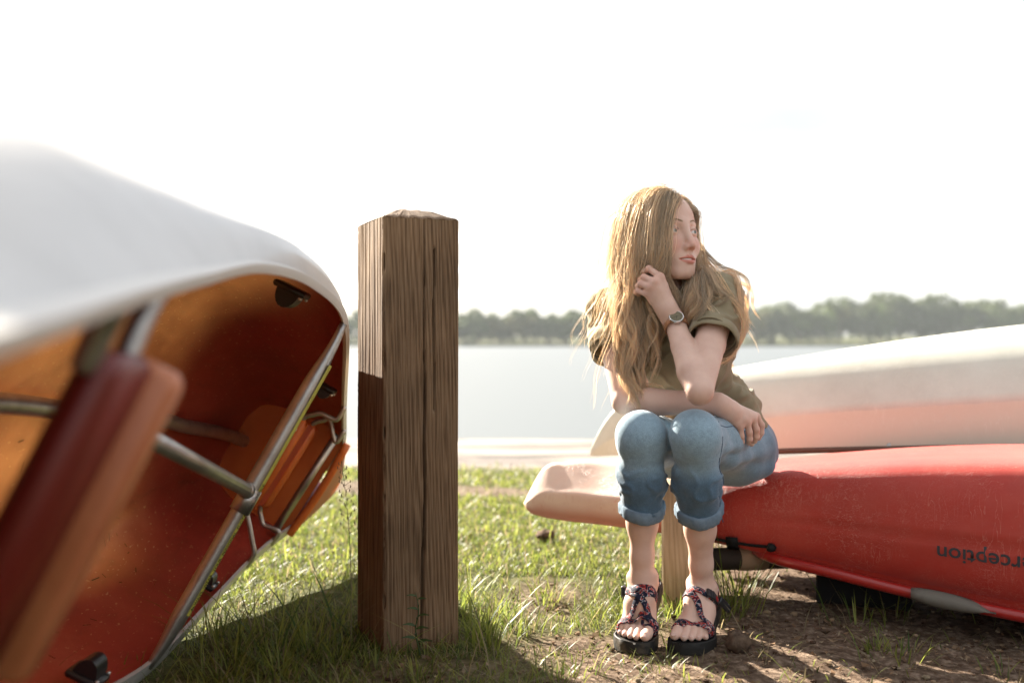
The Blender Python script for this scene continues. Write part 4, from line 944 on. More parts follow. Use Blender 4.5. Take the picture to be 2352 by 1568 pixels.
def denim():
    m = mat('denim', (.10, .17, .27), .85, .15, attr='fade'); n, l, b = nodes(m); tx = n.new('ShaderNodeTexCoord')
    mixn = [q for q in n if q.type == 'MIX' and q.blend_type == 'MULTIPLY'][0]
    nz = n.new('ShaderNodeTexNoise'); nz.inputs['Scale'].default_value = 900; nz.inputs['Detail'].default_value = 3; mp = n.new('ShaderNodeMapping'); mp.inputs['Scale'].default_value = (1, 1, .35); l.new(tx.outputs['Object'], mp.inputs[0]); l.new(mp.outputs[0], nz.inputs[0])
    n2 = n.new('ShaderNodeTexNoise'); n2.inputs['Scale'].default_value = 90; n2.inputs['Detail'].default_value = 8; l.new(tx.outputs['Object'], n2.inputs[0])
    hf2 = n.new('ShaderNodeMath'); hf2.operation = 'MULTIPLY_ADD'; l.new(n2.outputs['Fac'], hf2.inputs[0]); hf2.inputs[1].default_value = .4; hf2.inputs[2].default_value = .3; ad = n.new('ShaderNodeMath'); ad.operation = 'ADD'; l.new(nz.outputs['Fac'], ad.inputs[0]); l.new(hf2.outputs[0], ad.inputs[1])
    r = n.new('ShaderNodeMapRange'); r.inputs[1].default_value = .7; r.inputs[2].default_value = 1.3; r.inputs[3].default_value = .62; r.inputs[4].default_value = 1.35; l.new(ad.outputs[0], r.inputs[0])
    x = n.new('ShaderNodeMix'); x.data_type = 'RGBA'; x.blend_type = 'MULTIPLY'; x.inputs[0].default_value = 1; x.inputs[6].default_value = (1, 1, 1, 1); l.new(r.outputs[0], x.inputs[7]); l.new(x.outputs[2], mixn.inputs[6])
    bp = n.new('ShaderNodeBump'); bp.inputs['Distance'].default_value = .0006; bp.inputs['Strength'].default_value = .7; l.new(ad.outputs[0], bp.inputs['Height']); l.new(bp.outputs[0], b.inputs['Normal'])
    b.inputs['Sheen Weight'].default_value = .25
    return m
mden = denim()
jeans = cloth('jeans', Vj, Qj, mden, .0025)
# washed-out knees and thighs, darker shins: the wear of the cloth itself
fd = np.zeros(len(Vj))
for kn, hp, an in ((kneeL, hipL, ankL), (kneeR, hipR, ankR)):
    t = np.clip((Vj-kn)@(hp-kn)/((hp-kn)@(hp-kn)), 0, 1); dk = np.linalg.norm(Vj-(kn+t[:, None]*(hp-kn)), axis=1); fd = np.maximum(fd, (1-smooth(.07, .12, dk))*(.85-.25*t))
    fd = np.maximum(fd, .95*np.exp(-((np.linalg.norm(Vj-kn-np.array((0, -.03, .02)), axis=1))/.085)**2))
lowz = 1-smooth(.34, .54, Vj[:, 2]); fd = fd*(1-.35*lowz)
fcol = np.array((.075, .128, .185))*(1-fd[:, None])+np.array((.30, .42, .50))*fd[:, None]; set_col(jeans, fcol, 'fade')
for q in [q for q in mden.node_tree.nodes if q.type == 'MIX' and q.blend_type == 'MULTIPLY']: pass
def radial_ring(field, c, axis, n=72, r0=.02, r1=.11, ref=(1, 0, 0)):
    A = unit(np.array(ref)-axis*np.dot(ref, axis)); B = np.cross(axis, A); th = np.linspace(0, 2*np.pi, n, endpoint=False); D = np.cos(th)[:, None]*A+np.sin(th)[:, None]*B
    rs = np.linspace(r0, r1, 120); pts = c+D[:, None]*rs[None, :, None]; d = field(pts.reshape(-1, 3)).reshape(n, -1); i = np.argmax(d > 0, axis=1); return D, rs[i], th
mcuff = mat('denim_inside', (.19, .245, .30), .85, .15, var=(.12, .17, .22), vscale=60, bump=.0006, bscale=700, bstretch=(1, 1, .4))
for kn, an, J, key_, hgt, tilt in ((kneeL, ankL, JL, 'L', .031, .08), (kneeR, ankR, JR, 'R', .030, -.05)):
    ax_ = unit(kn-an); t = (cuffz[key_]-kn[2])/(an-kn)[2]; c = kn+(an-kn)*t; rad = .0466 if key_ == 'L' else .0446; n_ = 84
    A = unit(np.array((1, 0, 0))-ax_*ax_[0]); B = np.cross(ax_, A); th = np.linspace(0, 2*np.pi, n_, endpoint=False); rings_ = []
    for a in th:
        wob = .0022*math.sin(3*a+1)+.0016*math.sin(7*a+key_.__hash__() % 3); D = A*math.cos(a)+B*math.sin(a); e = .004*math.sin(2*a+.7)+tilt*math.cos(a)*rad*.5
        prof = [(.001, hgt*.5), (.0065, hgt*.52), (.0098, hgt*.40), (.0108, 0), (.0100, -hgt*.40), (.0065, -hgt*.53), (.001, -hgt*.52), (-.003, -hgt*.35), (-.003, hgt*.3)]
        rings_.append([c+D*(rad+wob+x+.0008*math.sin(19*a+z*200))+ax_*(z+e) for x, z in prof])
    rings_.append(rings_[0]); m = MB(); m.loft(np.array(rings_), True, False); adopt(m.build('cuff', mcuff, None), jeans)
# seams: tubes of folded cloth with stitching
mseam = mat('seam', (.06, .10, .16), .85, .15)
def seam(fn_pts, fld, name='seam', off=.0006, r=.0011):
    pts = []
    for c, d in fn_pts:
        d = unit(d); rs = np.linspace(.0, .12, 160); v = fld(c+d*rs[:, None]); i = len(rs)-1-np.argmax((v < 0)[::-1]); p = c+d*(rs[i]); pts.append(p)
    pts = np.array(pts); pts = pts+np.array([unit(d) for _, d in fn_pts])*(off+jean_folds(pts)[:, None]+.0025); adopt(MB().tube(pts, r, 6, 40).build(name, mseam, None), jeans)
od = np.array((.93, -.36, .0))
seam([(kneeL+(ankL-kneeL)*t, od) for t in np.linspace(.0, .56, 14)], jeans_f)
seam([(kneeL+(hipL-kneeL)*t, od*.8+np.array((0, 0, .55))) for t in np.linspace(.02, .9, 16)], jeans_f)
idr = np.array((.9, -.42, .0)); seam([(kneeR+(ankR-kneeR)*t, idr) for t in np.linspace(.02, .56, 14)], jeans_f)
# t-shirt
TS = Field(); off = .012
TS.ell(pelv+up*.075, (.150, .120, .085), TM, .03); TS.ell(pelv*.55+chest*.45+fr*.01, (.130, .105, .13), TM, .05); TS.ell(chest, (.140, .105, .135), TM, .04)
TS.ell(chest+fr*.075-lf*.055-up*.02, (.058, .048, .06), TM, .03); TS.ell(chest+fr*.075+lf*.055-up*.02, (.058, .048, .06), TM, .03)
TS.cap(chest*.5+shL*.5, shL, .066, .050, .04); TS.cap(chest*.5+shR*.5, shR, .066, .056, .04); TS.cap(shL*.8+neck0*.2, shR*.8+neck0*.2, .051, .051, .04); TS.cap(neck0-up*.03, neck0+up*.03, .062, .058, .03)
SL = Field(); aL = unit(elL-shL); aR = unit(elR-shR)
SL.chain([shL-aL*.01, shL+aL*.06, shL+aL*.135], [.049, .049, .051], .02); SL.ell(shL+aL*.10+np.array((.012, .0, -.002)), (.042, .046, .055), k=.03)
SL.chain([shR-aR*.01, shR+aR*.06, shR+aR*.13], [.049, .050, .052], .02); SL.ell(shR+aR*.09+np.array((-.012, .0, -.002)), (.040, .045, .05), k=.03)
def shirt_f(P_): return smin(TS(P_), SL(P_), .03)
Vt, Qt = surface_net(shirt_f, (.12, 2.15, .33), (.85, 2.95, .98), .0034); Nt = vnormals(Vt, Qt)
def shirt_folds(V):
    t = (V-pelv)@up; a = np.arctan2((V-pelv)@lf, (V-pelv)@fr); r = np.zeros(len(V)); bodyw = smooth(.34, .10, t)
    r += bodyw*(.009*np.sin(22*t+3*a+1.2*np.sin(5*a))+.004*np.sin(48*t-4*a)+.003*np.sin(9*a+15*t))
    rd = np.array([mnoise.noise(Vector((p[0]*16+p[2]*9, p[1]*16, p[2]*22-p[0]*14))) for p in V]); rd2 = np.array([mnoise.noise(Vector((p[0]*34, p[1]*34, p[2]*20+3))) for p in V])
    r += (.006+.006*bodyw)*(1-2*np.abs(rd))**2-.003+.003*rd2
    for sh, ax_, ph in ((shL, aL, 0.), (shR, aR, 1.)):
        rel = V-sh; s = rel@ax_; m_ = np.exp(-np.clip(np.linalg.norm(rel-s[:, None]*ax_, axis=1)-.06, 0, 1)*40)*smooth(-.05, .0, s); th = np.arctan2(rel[:, 0], rel[:, 1])
        r += m_*(.0042*np.sin(55*s+2*th+ph)+.003*np.sin(28*s-4*th)+.0016*np.sin(90*s+5*th))
    return r
Vt = wrinkle(Vt, Nt, 1.0, shirt_folds)
def shirt_keep(V):
    sL = (V-shL)@aL; sR = (V-shR)@aR; dL = np.linalg.norm(V-shL-sL[:, None]*aL, axis=1); dR = np.linalg.norm(V-shR-sR[:, None]*aR, axis=1)
    farT = np.abs(np.arctan2(0, 1))
    inL = (dL < .085) & (sL > .118) & (((V-chest)@lf) > .06); inR = (dR < .085) & (sR > .112) & (((V-chest)@lf) < -.06)
    hem = ((V-pelv)@up) < .020+.012*np.sin(6*np.arctan2((V-pelv)@lf, (V-pelv)@fr)); nk = (((V-neck0)@unit(up*.85+fr*.3)) > .012) & (np.linalg.norm(V-neck0-up*.03, axis=1) < .085)
    return ~(inL | inR | hem | nk)
Vt, Qt, _ = clip(Vt, Qt, shirt_keep(Vt)); Vt = relax_border(Vt, Qt, 10)
mshirt = mat('olive_cotton', (.37, .31, .205), .9, .1, var=(.30, .25, .16), vscale=25, bump=.0005, bscale=900, sheen=.2, trans=.18, tcol=(.35, .26, .13))
shirt = cloth('t_shirt', Vt, Qt, mshirt, .003)
# turned sleeve hems
for sh, ax_, s0_, rad, shift in ((shL, aL, .116, .0605, np.array((.012, 0, 0))), (shR, aR, .110, .0595, np.array((-.009, 0, 0)))):
    c = sh+ax_*s0_; D, rs, th = radial_ring(shirt_f, c, ax_, 64, .02, .12); rings_ = []
    for a, d, r_ in zip(th, D, rs):
        e = .0015*math.sin(5*a); prof = [(.0020, -.012), (.0036, -.0115), (.0040, 0), (.0037, .0105), (.0018, .0118), (-.0015, .010), (-.0015, -.011)]
        rings_.append([c+d*(r_+x)+ax_*(z+e) for x, z in prof])
    rings_.append(rings_[0]); m = MB(); m.loft(np.array(rings_), True, False); adopt(m.build('sleeve_hem', mshirt, None), shirt)
# ---- watch
wa = unit(elL-wrL); wc = wrL+wa*.012; toc = unit(np.array((.0, -1, .12))-wa*np.dot((.0, -1, .12), wa)); wx = np.cross(wa, toc)
mstrap = mat('tan_leather', (.42, .20, .10), .5, .4, var=(.34, .15, .07), vscale=60, bump=.0004, bscale=300)
D, rs, th = radial_ring(AL, wc, wa, 72, .008, .06, tuple(toc)); rings_ = [[wc+d*(r_+x)+wa*z for x, z in ((.0006, -.009), (.0026, -.0085), (.0029, 0), (.0026, .0085), (.0006, .009))] for d, r_ in zip(D, rs)]; rings_.append(rings_[0])
watch = MB().loft(np.array(rings_), True, False).build('watch', mstrap, person)
ws = wc+toc*(rs[0]+.0045); face_ax = unit(toc+np.array((-.12, 0, .25))*.0); mst = mat('polished_steel', (.72, .70, .68), .16, .5, 1.0)
m = MB(); rr = []
for r_, z in ((.0150, -.005), (.0172, -.003), (.0178, .001), (.0168, .0032), (.0152, .0034)): rr.append([ws+wx*(r_*math.cos(a))+wa*(r_*math.sin(a))+toc*z for a in np.linspace(0, 2*np.pi, 40, endpoint=False)])
adopt(m.loft(rr, True, True).build('case', mst, None, autosmooth=40), watch)
mdial = mat('dial_olive', (.16, .13, .07), .35, .5); m = MB(); rr = [[ws+wx*(r_*math.cos(a))+wa*(r_*math.sin(a))+toc*.0037 for a in np.linspace(0, 2*np.pi, 40, endpoint=False)] for r_ in (.0004, .0152)]
adopt(m.loft(rr, True, False).build('dial', mdial, None), watch); dl = [o for o in watch.children if o.name.startswith('dial')][0]
# hands and figures of the dial
def dp(x, y, z=.0042): return ws+wx*x+wa*y+toc*z
m = MB()
def bar(m, x0, y0, x1, y1, w):
    d = unit(np.array((x1-x0, y1-y0))); nn = np.array((-d[1], d[0]))*w; m.add([dp(x0-nn[0], y0-nn[1]), dp(x0+nn[0], y0+nn[1]), dp(x1+nn[0], y1+nn[1]), dp(x1-nn[0], y1-nn[1])], [(0, 1, 2, 3)])
bar(m, 0, 0, .0088, .0030, .0005); bar(m, 0, 0, .0022, .0075, .0006); bar(m, 0, 0, -.005, .0012, .0004)
for k in range(12):
    a = k*math.pi/6
    if k % 2 == 0: bar(m, .0122*math.cos(a), .0122*math.sin(a), .0142*math.cos(a), .0142*math.sin(a), .0003)
adopt(m.build('hands', mtx, None), watch)
base_a = 2.35                                                     # direction of 12 on the dial
for i, f_ in enumerate(('1', '2', '3', '4', '5', '6', '7', '8', '9', '10', '11', '12')):
    a = base_a-(i+1)*math.pi/6+.0; cxy = (.0108*math.cos(a), .0108*math.sin(a))
    # figures stand upright towards 12
    ux, uy = math.cos(base_a), math.sin(base_a); rx, ry = uy, -ux
    def put(xy, cxy=cxy, f_=f_):
        x = xy[:, 0]-.0009*len(f_); y = xy[:, 1]-.0012; return dp(0, 0, .0041)+wx*(cxy[0]+x*rx+y*ux)[:, None]+wa*(cxy[1]+x*ry+y*uy)[:, None]
    t_ = text_mesh(f_, .0036, 'numeral', put, mtx, dl)
# ---- sandals
mrub = mat('black_rubber', (.016, .015, .014), .65, .3, dirt=(.10, .075, .05), dscale=18, dth=(.5, .72), bump=.0012, bscale=90, bstretch=(1, 1, 2))
def strap_mat():
    m = mat('patterned_webbing', (.012, .014, .03), .75, .2); n, l, b = nodes(m); a = n.new('ShaderNodeUVMap'); a.uv_map = 'uv'
    mp = n.new('ShaderNodeMapping'); mp.inputs['Scale'].default_value = (62, 62, 1); l.new(a.outputs[0], mp.inputs[0])
    nz = n.new('ShaderNodeTexNoise'); nz.inputs['Scale'].default_value = 1.15; nz.inputs['Detail'].default_value = 1.5; nz.inputs['Distortion'].default_value = 1.3; l.new(mp.outputs[0], nz.inputs[0])
    r = n.new('ShaderNodeValToRGB'); e = r.color_ramp.elements; r.color_ramp.interpolation = 'CONSTANT'
    for c in range(3): e.new(.5)
    for q, (p, c) in zip(e, [(0, (.010, .012, .028)), (.50, (.38, .40, .42)), (.53, (.40, .045, .03)), (.575, (.22, .02, .02)), (.615, (.010, .012, .028))]): q.position = p; q.color = (*c, 1)
    l.new(nz.outputs['Fac'], r.inputs[0]); l.new(r.outputs[0], b.inputs['Base Color']); return m
mweb = strap_mat(); mbk = mat('buckle_black', (.012, .013, .016), .35, .5); mlogo = mat('red_mark', (.5, .03, .03), .5, .3)
def sandal(f, fld, left):
    s = thing('sandal', None, None); s.location = person.location; adopt(s, person); s.location = (0, 0, 0)
    ol = [(0, .012), (.01, .028), (.04, .0345), (.09, .0335), (.13, .040), (.17, .0505), (.205, .0500), (.232, .041), (.250, .024), (.257, .004)]
    wf = spl([a for a, _ in ol], [w for _, w in ol]); A_ = np.linspace(0.001, .257, 46); rings_ = []
    skew = lambda a: .004*math.sin(math.pi*a/.257)-.010*smooth(.19, .26, np.array([a]))[0]
    for a in A_:
        w = float(wf(a)[0]); b0 = skew(a); th_ = SOLE*(1.0-.25*smooth(.21, .257, np.array([a]))[0]); lip = .004
        prof = [(-w, lip*.6), (-w*.93, lip), (-w*.86, .0), (0, -.001), (w*.86, .0), (w*.93, lip), (w, lip*.6), (w*1.02, -th_*.4), (w*.98, -th_), (0, -th_), (-w*.98, -th_), (-w*1.02, -th_*.4)]
        rings_.append([f(a, b0+x, z) for x, z in prof])
    adopt(MB().loft(np.array(rings_), True, True).build('sole', mrub, None, autosmooth=50), s)
    def strap(knots, width, name='strap', mtl=mweb, n=46, lift=.0012, th=.0022):
        K = spl(np.arange(len(knots)), np.array(knots, float)); tt = np.linspace(0, len(knots)-1, n); q = K(tt); ctr, out = [], []
        for a, ang, hc in q:
            c = f(a, 0, hc); e = 1e-3; fw = unit(f(a+e, 0, hc)-f(a-e, 0, hc)); lt = f.l*f.sg; upv = np.cross(fw, lt); upv = upv if upv[2] > 0 else -upv
            d = lt*math.sin(ang)+upv*math.cos(ang); rs = np.linspace(.002, .075, 110); v = fld(c+d*rs[:, None]); i = len(rs)-1-np.argmax((v < 0)[::-1]) if (v < 0).any() else 0; ctr.append(c+d*(rs[i]+lift)); out.append(d)
        ctr = np.array(ctr); out = np.array(out)
        for _ in range(3): ctr[1:-1] = .25*ctr[:-2]+.5*ctr[1:-1]+.25*ctr[2:]
        T = unit(np.gradient(ctr, axis=0)); W = unit(np.cross(T, out)); N_ = unit(np.cross(W, T)); N_ = N_*np.sign((N_*out).sum(1))[:, None]
        rr = [[c+w*(-width/2)+o_*.0002, c-w*width*.25+o_*th*1.0, c+w*width*.25+o_*th*1.0, c+w*width/2+o_*.0002, c+w*width/2-o_*.002, c-w*width/2-o_*.002] for c, w, o_ in zip(ctr, W, N_)]
        o = MB().loft(np.array(rr), True, True).build(name, mtl, None, autosmooth=40); adopt(o, s)
        L = np.r_[0, np.cumsum(np.linalg.norm(np.diff(ctr, axis=0), axis=1))]; uvv = np.zeros((len(o.data.vertices), 2)); k6 = np.arange(n*6); uvv[:n*6, 0] = L[k6//6]+rng.random(); uvv[:n*6, 1] = np.array((-.5, -.25, .25, .5, .5, -.5))[k6 % 6]*width
        uv = o.data.uv_layers.new(name='uv'); li = np.empty(len(o.data.loops), np.int32); o.data.loops.foreach_get('vertex_index', li); uv.data.foreach_set('uv', uvv[li].astype(np.float32).ravel())
        return ctr, N_, T, W
    pi2 = math.pi/2
    strap([(.172, -pi2-.35, .012), (.178, -1.1, .014), (.180, -.3, .014), (.176, .5, .014), (.170, 1.2, .012), (.166, pi2+.35, .010)], .021)
    strap([(.168, pi2+.3, .010), (.160, 1.1, .016), (.135, .35, .022), (.108, -.4, .026), (.090, -1.2, .026), (.082, -pi2-.3, .022)], .019, lift=.0016)
    a_ = strap([(.070, pi2+.45, .024), (.084, 1.25, .030), (.096, .55, .032), (.098, -.1, .032), (.092, -.9, .030), (.076, -pi2-.35, .024)], .022, lift=.0024)
    if not left: strap([(.168, -pi2-.2, .010), (.155, -1.1, .018), (.128, -.4, .024), (.104, .4, .028), (.084, 1.2, .03), (.078, pi2+.2, .024)], .019, lift=.002)
    strap([(.195, -pi2-.2, .010), (.197, -.95, .012), (.190, -.42, .012), (.182, -.12, .012)], .012, 'toe_strap', lift=.0014)
    strap([(.195, pi2+.2, .008), (.190, 1.0, .012), (.182, .6, .012)], .012, 'toe_strap', lift=.0014)
    # heel loop
    rr = []; 
    for q in np.linspace(-1, 1, 34):
        ang = q*math.pi*.62; a = .075-.075*math.cos(ang*.8)+.0; base = f(.040, 0, .046+.016*(math.cos(ang))); fw = unit(f(.05, 0, .05)-f(.03, 0, .05)); lt = f.l*f.sg
        d = -fw*math.cos(ang)+lt*math.sin(ang); rs = np.linspace(.01, .07, 100); v = fld(base+d*rs[:, None]); i = len(rs)-1-np.argmax((v < 0)[::-1]); c = base+d*(rs[i]+.0015); upv = unit(np.cross(fw, lt)); upv = upv if upv[2] > 0 else -upv
        rr.append([c-upv*.0105, c-upv*.009+d*.0028, c+upv*.009+d*.0028, c+upv*.0105])
    o = MB().loft(np.array(rr), False, False).build('heel_strap', mweb, None); adopt(o, s)
    uvv = np.zeros((len(o.data.vertices), 2)); k4 = np.arange(len(uvv)); uvv[:, 0] = (k4//4)*.0042; uvv[:, 1] = (k4 % 4)*.007; uv = o.data.uv_layers.new(name='uv'); li = np.empty(len(o.data.loops), np.int32); o.data.loops.foreach_get('vertex_index', li); uv.data.foreach_set('uv', uvv[li].astype(np.float32).ravel())
    # buckle on the instep strap
    ctr, N_, T, W = a_; i = 16 if left else 6; m = MB(); ax_ = np.stack([T[i], W[i], N_[i]]); c = ctr[i]+N_[i]*.005
    m.box(c, ax_, (.0125, .0128, .0032), .002); bk = m.build('buckle', mbk, None, autosmooth=40); adopt(bk, s)
    m = MB(); m.box(c-T[i]*.006+N_[i]*.0034, ax_, (.0016, .0115, .0016), .0006); m.box(c+T[i]*.002+N_[i]*.0034, ax_, (.0014, .0115, .0014), .0006); k = m.build('buckle_bars', mbk, None); adopt(k, bk)
    if left:
        j = 11; c = ctr[j]+N_[j]*.004; m = MB(); m.box(c, np.stack([T[j], W[j], N_[j]]), (.011, .0118, .0026), .002); b2 = m.build('buckle', mbk, None, autosmooth=40); adopt(b2, s)
        m = MB(); ring_ = [c+N_[j]*.003+T[j]*(.0042*math.cos(a))+W[j]*(.0070*math.sin(a)) for a in np.linspace(0, 2*np.pi, 25)]; m.tube(ring_, .0007, 5, caps=False); m.tube([c+N_[j]*.003+W[j]*y_+T[j]*x_ for x_, y_ in ((.001, -.004), (-.0015, -.001), (.0015, .001), (-.001, .004))], .0006, 5, 10); adopt(m.build('emblem', mlogo, None), b2)
        e = ctr[0]; m = MB(); m.tube([f(.055, .040, .03), f(.045, .050, .012), f(.040, .060, -.006)], [.011, .0105, .009], 8, 8, flat=.3); adopt(m.build('strap_end', mbk, None), s)
    else:
        e = f(.078, .048, .034); m = MB(); m.box(e, np.stack([f.d, f.l, (0, 0, 1)]), (.011, .004, .013), .002); adopt(m.build('buckle', mbk, None, autosmooth=40), s)
        m = MB(); m.tube([f(.078, .046, .026), f(.074, .052, .010), f(.072, .055, -.004)], .010, 8, 8, flat=.3); adopt(m.build('strap_end', mbk, None), s)
    return s
sandal(footL, LL, True); sandal(footR, LR, False)
mnail = mat('toe_nail', (.66, .44, .37), .25, .5)
for f, fld in ((footL, LL), (footR, LR)):
    m = MB()
    for b, a2, rr_ in ((-.030, .2335, .0066), (-.0085, .2300, .0042), (.0075, .2235, .0038), (.0225, .2150, .0035), (.036, .2025, .0032)):
        c = f(a2, b, .004); d = unit(np.array((0, 0, 1))+f.d*.55); rs = np.linspace(.0, .03, 100); v = fld(c+d*rs[:, None]); i = len(rs)-1-np.argmax((v < 0)[::-1]); p = c+d*rs[i]
        tx_ = f.l; ty = unit(np.cross(d, tx_)); m.ball((0, 0, 0), 1, 10, 6); V_ = m.V.pop(); m.V.append(p+(V_[:, :1]*tx_*rr_+V_[:, 1:2]*ty*rr_*1.1+V_[:, 2:]*d*.0012))
    k = m.build('toenails', mnail, person); k['kind'] = 'stuff'
# ---- hair: strands combed from the scalp, sliding over head, shoulders and arms
handc = sum(hL['mcp'])/4; handF = Field()
hand(handF, wrL, thumb=[wrL*.75+hL['mcp'][0]*.25, P(1531, 684, 2.375), P(1518, 655, 2.392), P(1505, 645, 2.402)], **hL)
handF.chain([wrL, wrL*.6+elL*.4, elL], [.030, .040, .040], .01)
def coll(P_): return smin(smin(Hd(P_), shirt_f(P_)-.004, .01), smin(AR(P_), BT(P_), .01), .005)
def grad(fn, P_, d0, e=.002):
    return unit(np.stack([fn(P_+np.eye(3)[i]*e)-d0 for i in range(3)], 1))
rh = np.random.default_rng(21)
def scalp_roots(n):
    out = []
    while len(out) < n:
        d = unit(rh.normal(size=(4000, 3))); p = np.array((0, -.012, .024))+d*np.array((.0745, .093, .0805))
        front = .070-.030*np.abs(p[:, 0]/.07)**2.5
        ok = (p[:, 2] > .008+.55*np.clip(p[:, 1]+.01, 0, 1)) & ~((p[:, 1] > front) & (p[:, 2] < .088)) | ((p[:, 1] < -.02) & (p[:, 2] > -.045))
        ok &= ~((np.abs(p[:, 0]) > .05) & (p[:, 1] > .03) & (p[:, 2] < .05))
        out += list(p[ok])
    return np.array(out[:n])
def simulate(root, off, length, n=34, xpart=.016, wind=None, seed=0):
    N_ = len(root); p = HC+HS*(root@HM); r = np.random.default_rng(seed); ds = length/n
    side = np.where(root[:, 0] < xpart, -1., 1.); comb = side[:, None]*hl*1.0
    frontness = smooth(.0, .07, root[:, 1])[:, None]; topness = smooth(.05, .11, root[:, 2])[:, None]
    comb = unit(comb+hf*(-.05-.10*(1-frontness))*(side[:, None] < 0)+hf*(-.55)*(side[:, None] > 0)+np.array((0, 0, -.25)))
    v = unit(comb*topness+np.array((0, 0, -1.))*(1-topness)+grad(Hd, p, Hd(p))*.06); pts = [p.copy()]; s = 0
    for i in range(n):
        s += ds[:, None] if np.ndim(ds) else ds
        tgt = np.array((0, 0, -1.))+comb*topness*1.6*np.exp(-s/.055)
        pull = np.array((.318, 2.43))-p[:, :2]; far_ = np.linalg.norm(pull, axis=1, keepdims=True); tgt = tgt+np.c_[pull*3.2*smooth(.03, .10, far_), 0*far_]*smooth(.07, .22, s)*(side[:, None] < 0)*(1 if wind is None else .3)
        if wind is not None: tgt = tgt+wind*smooth(.04, .30, s)
        # locks on her right are gathered back towards the lifted hand
        v = unit(.55*v+.45*unit(tgt)); q = p+v*(ds[:, None] if np.ndim(ds) else ds)
        for _ in range(2):
            o_ = off*(np.minimum(1, (np.asarray(s).reshape(-1)+.01)/.05)); d = coll(q); m = d < o_
            if m.any(): g = grad(coll, q[m], d[m]); q[m] += g*((o_ if np.ndim(o_) else np.full(N_, o_))[m]-d[m])[:, None]
            dh = handF(q); m = (dh < .010) & (q[:, 1] < 2.60)
            if m.any(): q[m] += np.array((.0, 1., 0))*(.012-dh[m])[:, None]*1.3
        lq = hinv(q); fz = smooth(.045, .098, lq[:, 2]); isR = side < 0
        lim = np.where(isR, -.041+.054*fz, .060-.040*fz); act = (lq[:, 1] > .015) & (lq[:, 2] > -.10)
        bad = act & np.where(isR, lq[:, 0] > lim, (lq[:, 0] < lim) | ((lq[:, 1] > .045) & (lq[:, 2] < .085)))
        if bad.any():
            lq[bad, 0] += .75*(lim[bad]-lq[bad, 0])*np.where(isR[bad] | (lq[bad, 0] < lim[bad]), 1, 0); lq[bad & ~isR, 1] -= .006
            q[bad] = HC+HS*(lq[bad]@HM)
            d = coll(q); m = bad & (d < .004)
            if m.any(): q[m] += grad(coll, q[m], d[m])*(.004-d[m])[:, None]
        v = unit(q-p+1e-9); p = q; pts.append(p.copy())
    return np.stack(pts, 1)
NG = 420
rt = scalp_roots(NG)
extra = []
for t in np.linspace(0, 1, 60):                                     # dense rows beside the parting
    for sx in (-1, 1):
        y_ = .066-.11*t; x_ = .016+sx*.003; z_ = .024+.0805*math.sqrt(max(0, 1-(x_/.0745)**2-((y_+.012)/.093)**2)); extra.append((x_, y_, z_))
rt = np.vstack([rt, np.array(extra)]); N_ = len(rt)
offs_ = .003+.012*rh.random(N_)**1.3; sideR = rt[:, 0] < .016
length = np.where(sideR, .44, .40)*(.90+.16*rh.random(N_)); length = np.where((rt[:, 1] > .045) & sideR, length*.96, length)
G = simulate(rt, offs_, length)
# gentle waves
s_ = np.linspace(0, 1, G.shape[1]); phs = rh.random(N_)*6.28; amp = .015*smooth(.2, .75, s_)
wv1 = np.sin(s_[None]*17+phs[:, None]*.35+G[:, :1, 0]*30)[..., None]*np.array((.9, -.3, 0)); wv2 = np.sin(s_[None]*27+phs[:, None])[..., None]*np.array((.3, .6, 0))
G = G+(wv1+.5*wv2)*amp[None, :, None]
# locks that fall in front of her left shoulder and beside the cheek
def lock(pts, n, jit, seed):
    r = np.random.default_rng(seed); base = resample(np.array([P(*p) for p in pts]), G.shape[1]); X = base[None]+r.normal(size=(n, 1, 3))*jit*np.linspace(.5, 1.3, G.shape[1])[None, :, None]
    o_ = .004+.010*r.random(n)
    for _ in range(4):
        f = X.reshape(-1, 3); d = coll(f); oo = np.repeat(o_, G.shape[1]); m = d < oo
        f[m] += grad(coll, f[m], d[m])*(oo[m]-d[m])[:, None]; dh = np.minimum(handF(f), AL(f)); m = (dh < .010) & (f[:, 1] < 2.6); f[m] += np.array((0, 1., 0))*(.012-dh[m])[:, None]
        X = f.reshape(X.shape); X[:, 1:-1] = .25*X[:, :-2]+.5*X[:, 1:-1]+.25*X[:, 2:]
    k = np.linspace(0, 1, G.shape[1])[None, :, None]; ph = r.uniform(0, 6.3, (n, 1, 1)); X = X+np.sin(k*r.uniform(12, 22, (n, 1, 1))+ph)*.011*k*np.array((.8, -.2, .1)); return X
LK = np.concatenate([lock([(1586, 560, 2.55), (1594, 625, 2.48), (1612, 680, 2.39), (1612, 750, 2.355), (1598, 835, 2.36)], 26, .010, 31), lock([(1594, 570, 2.56), (1610, 632, 2.48), (1636, 680, 2.38), (1642, 745, 2.345), (1626, 815, 2.35)], 24, .013, 32),
    lock([(1522, 560, 2.38), (1530, 625, 2.385), (1550, 690, 2.40), (1576, 740, 2.40), (1586, 810, 2.40)], 9, .005, 33), lock([(1600, 570, 2.57), (1640, 634, 2.53), (1700, 672, 2.50), (1716, 715, 2.50), (1724, 750, 2.50)], 7, .016, 34)])
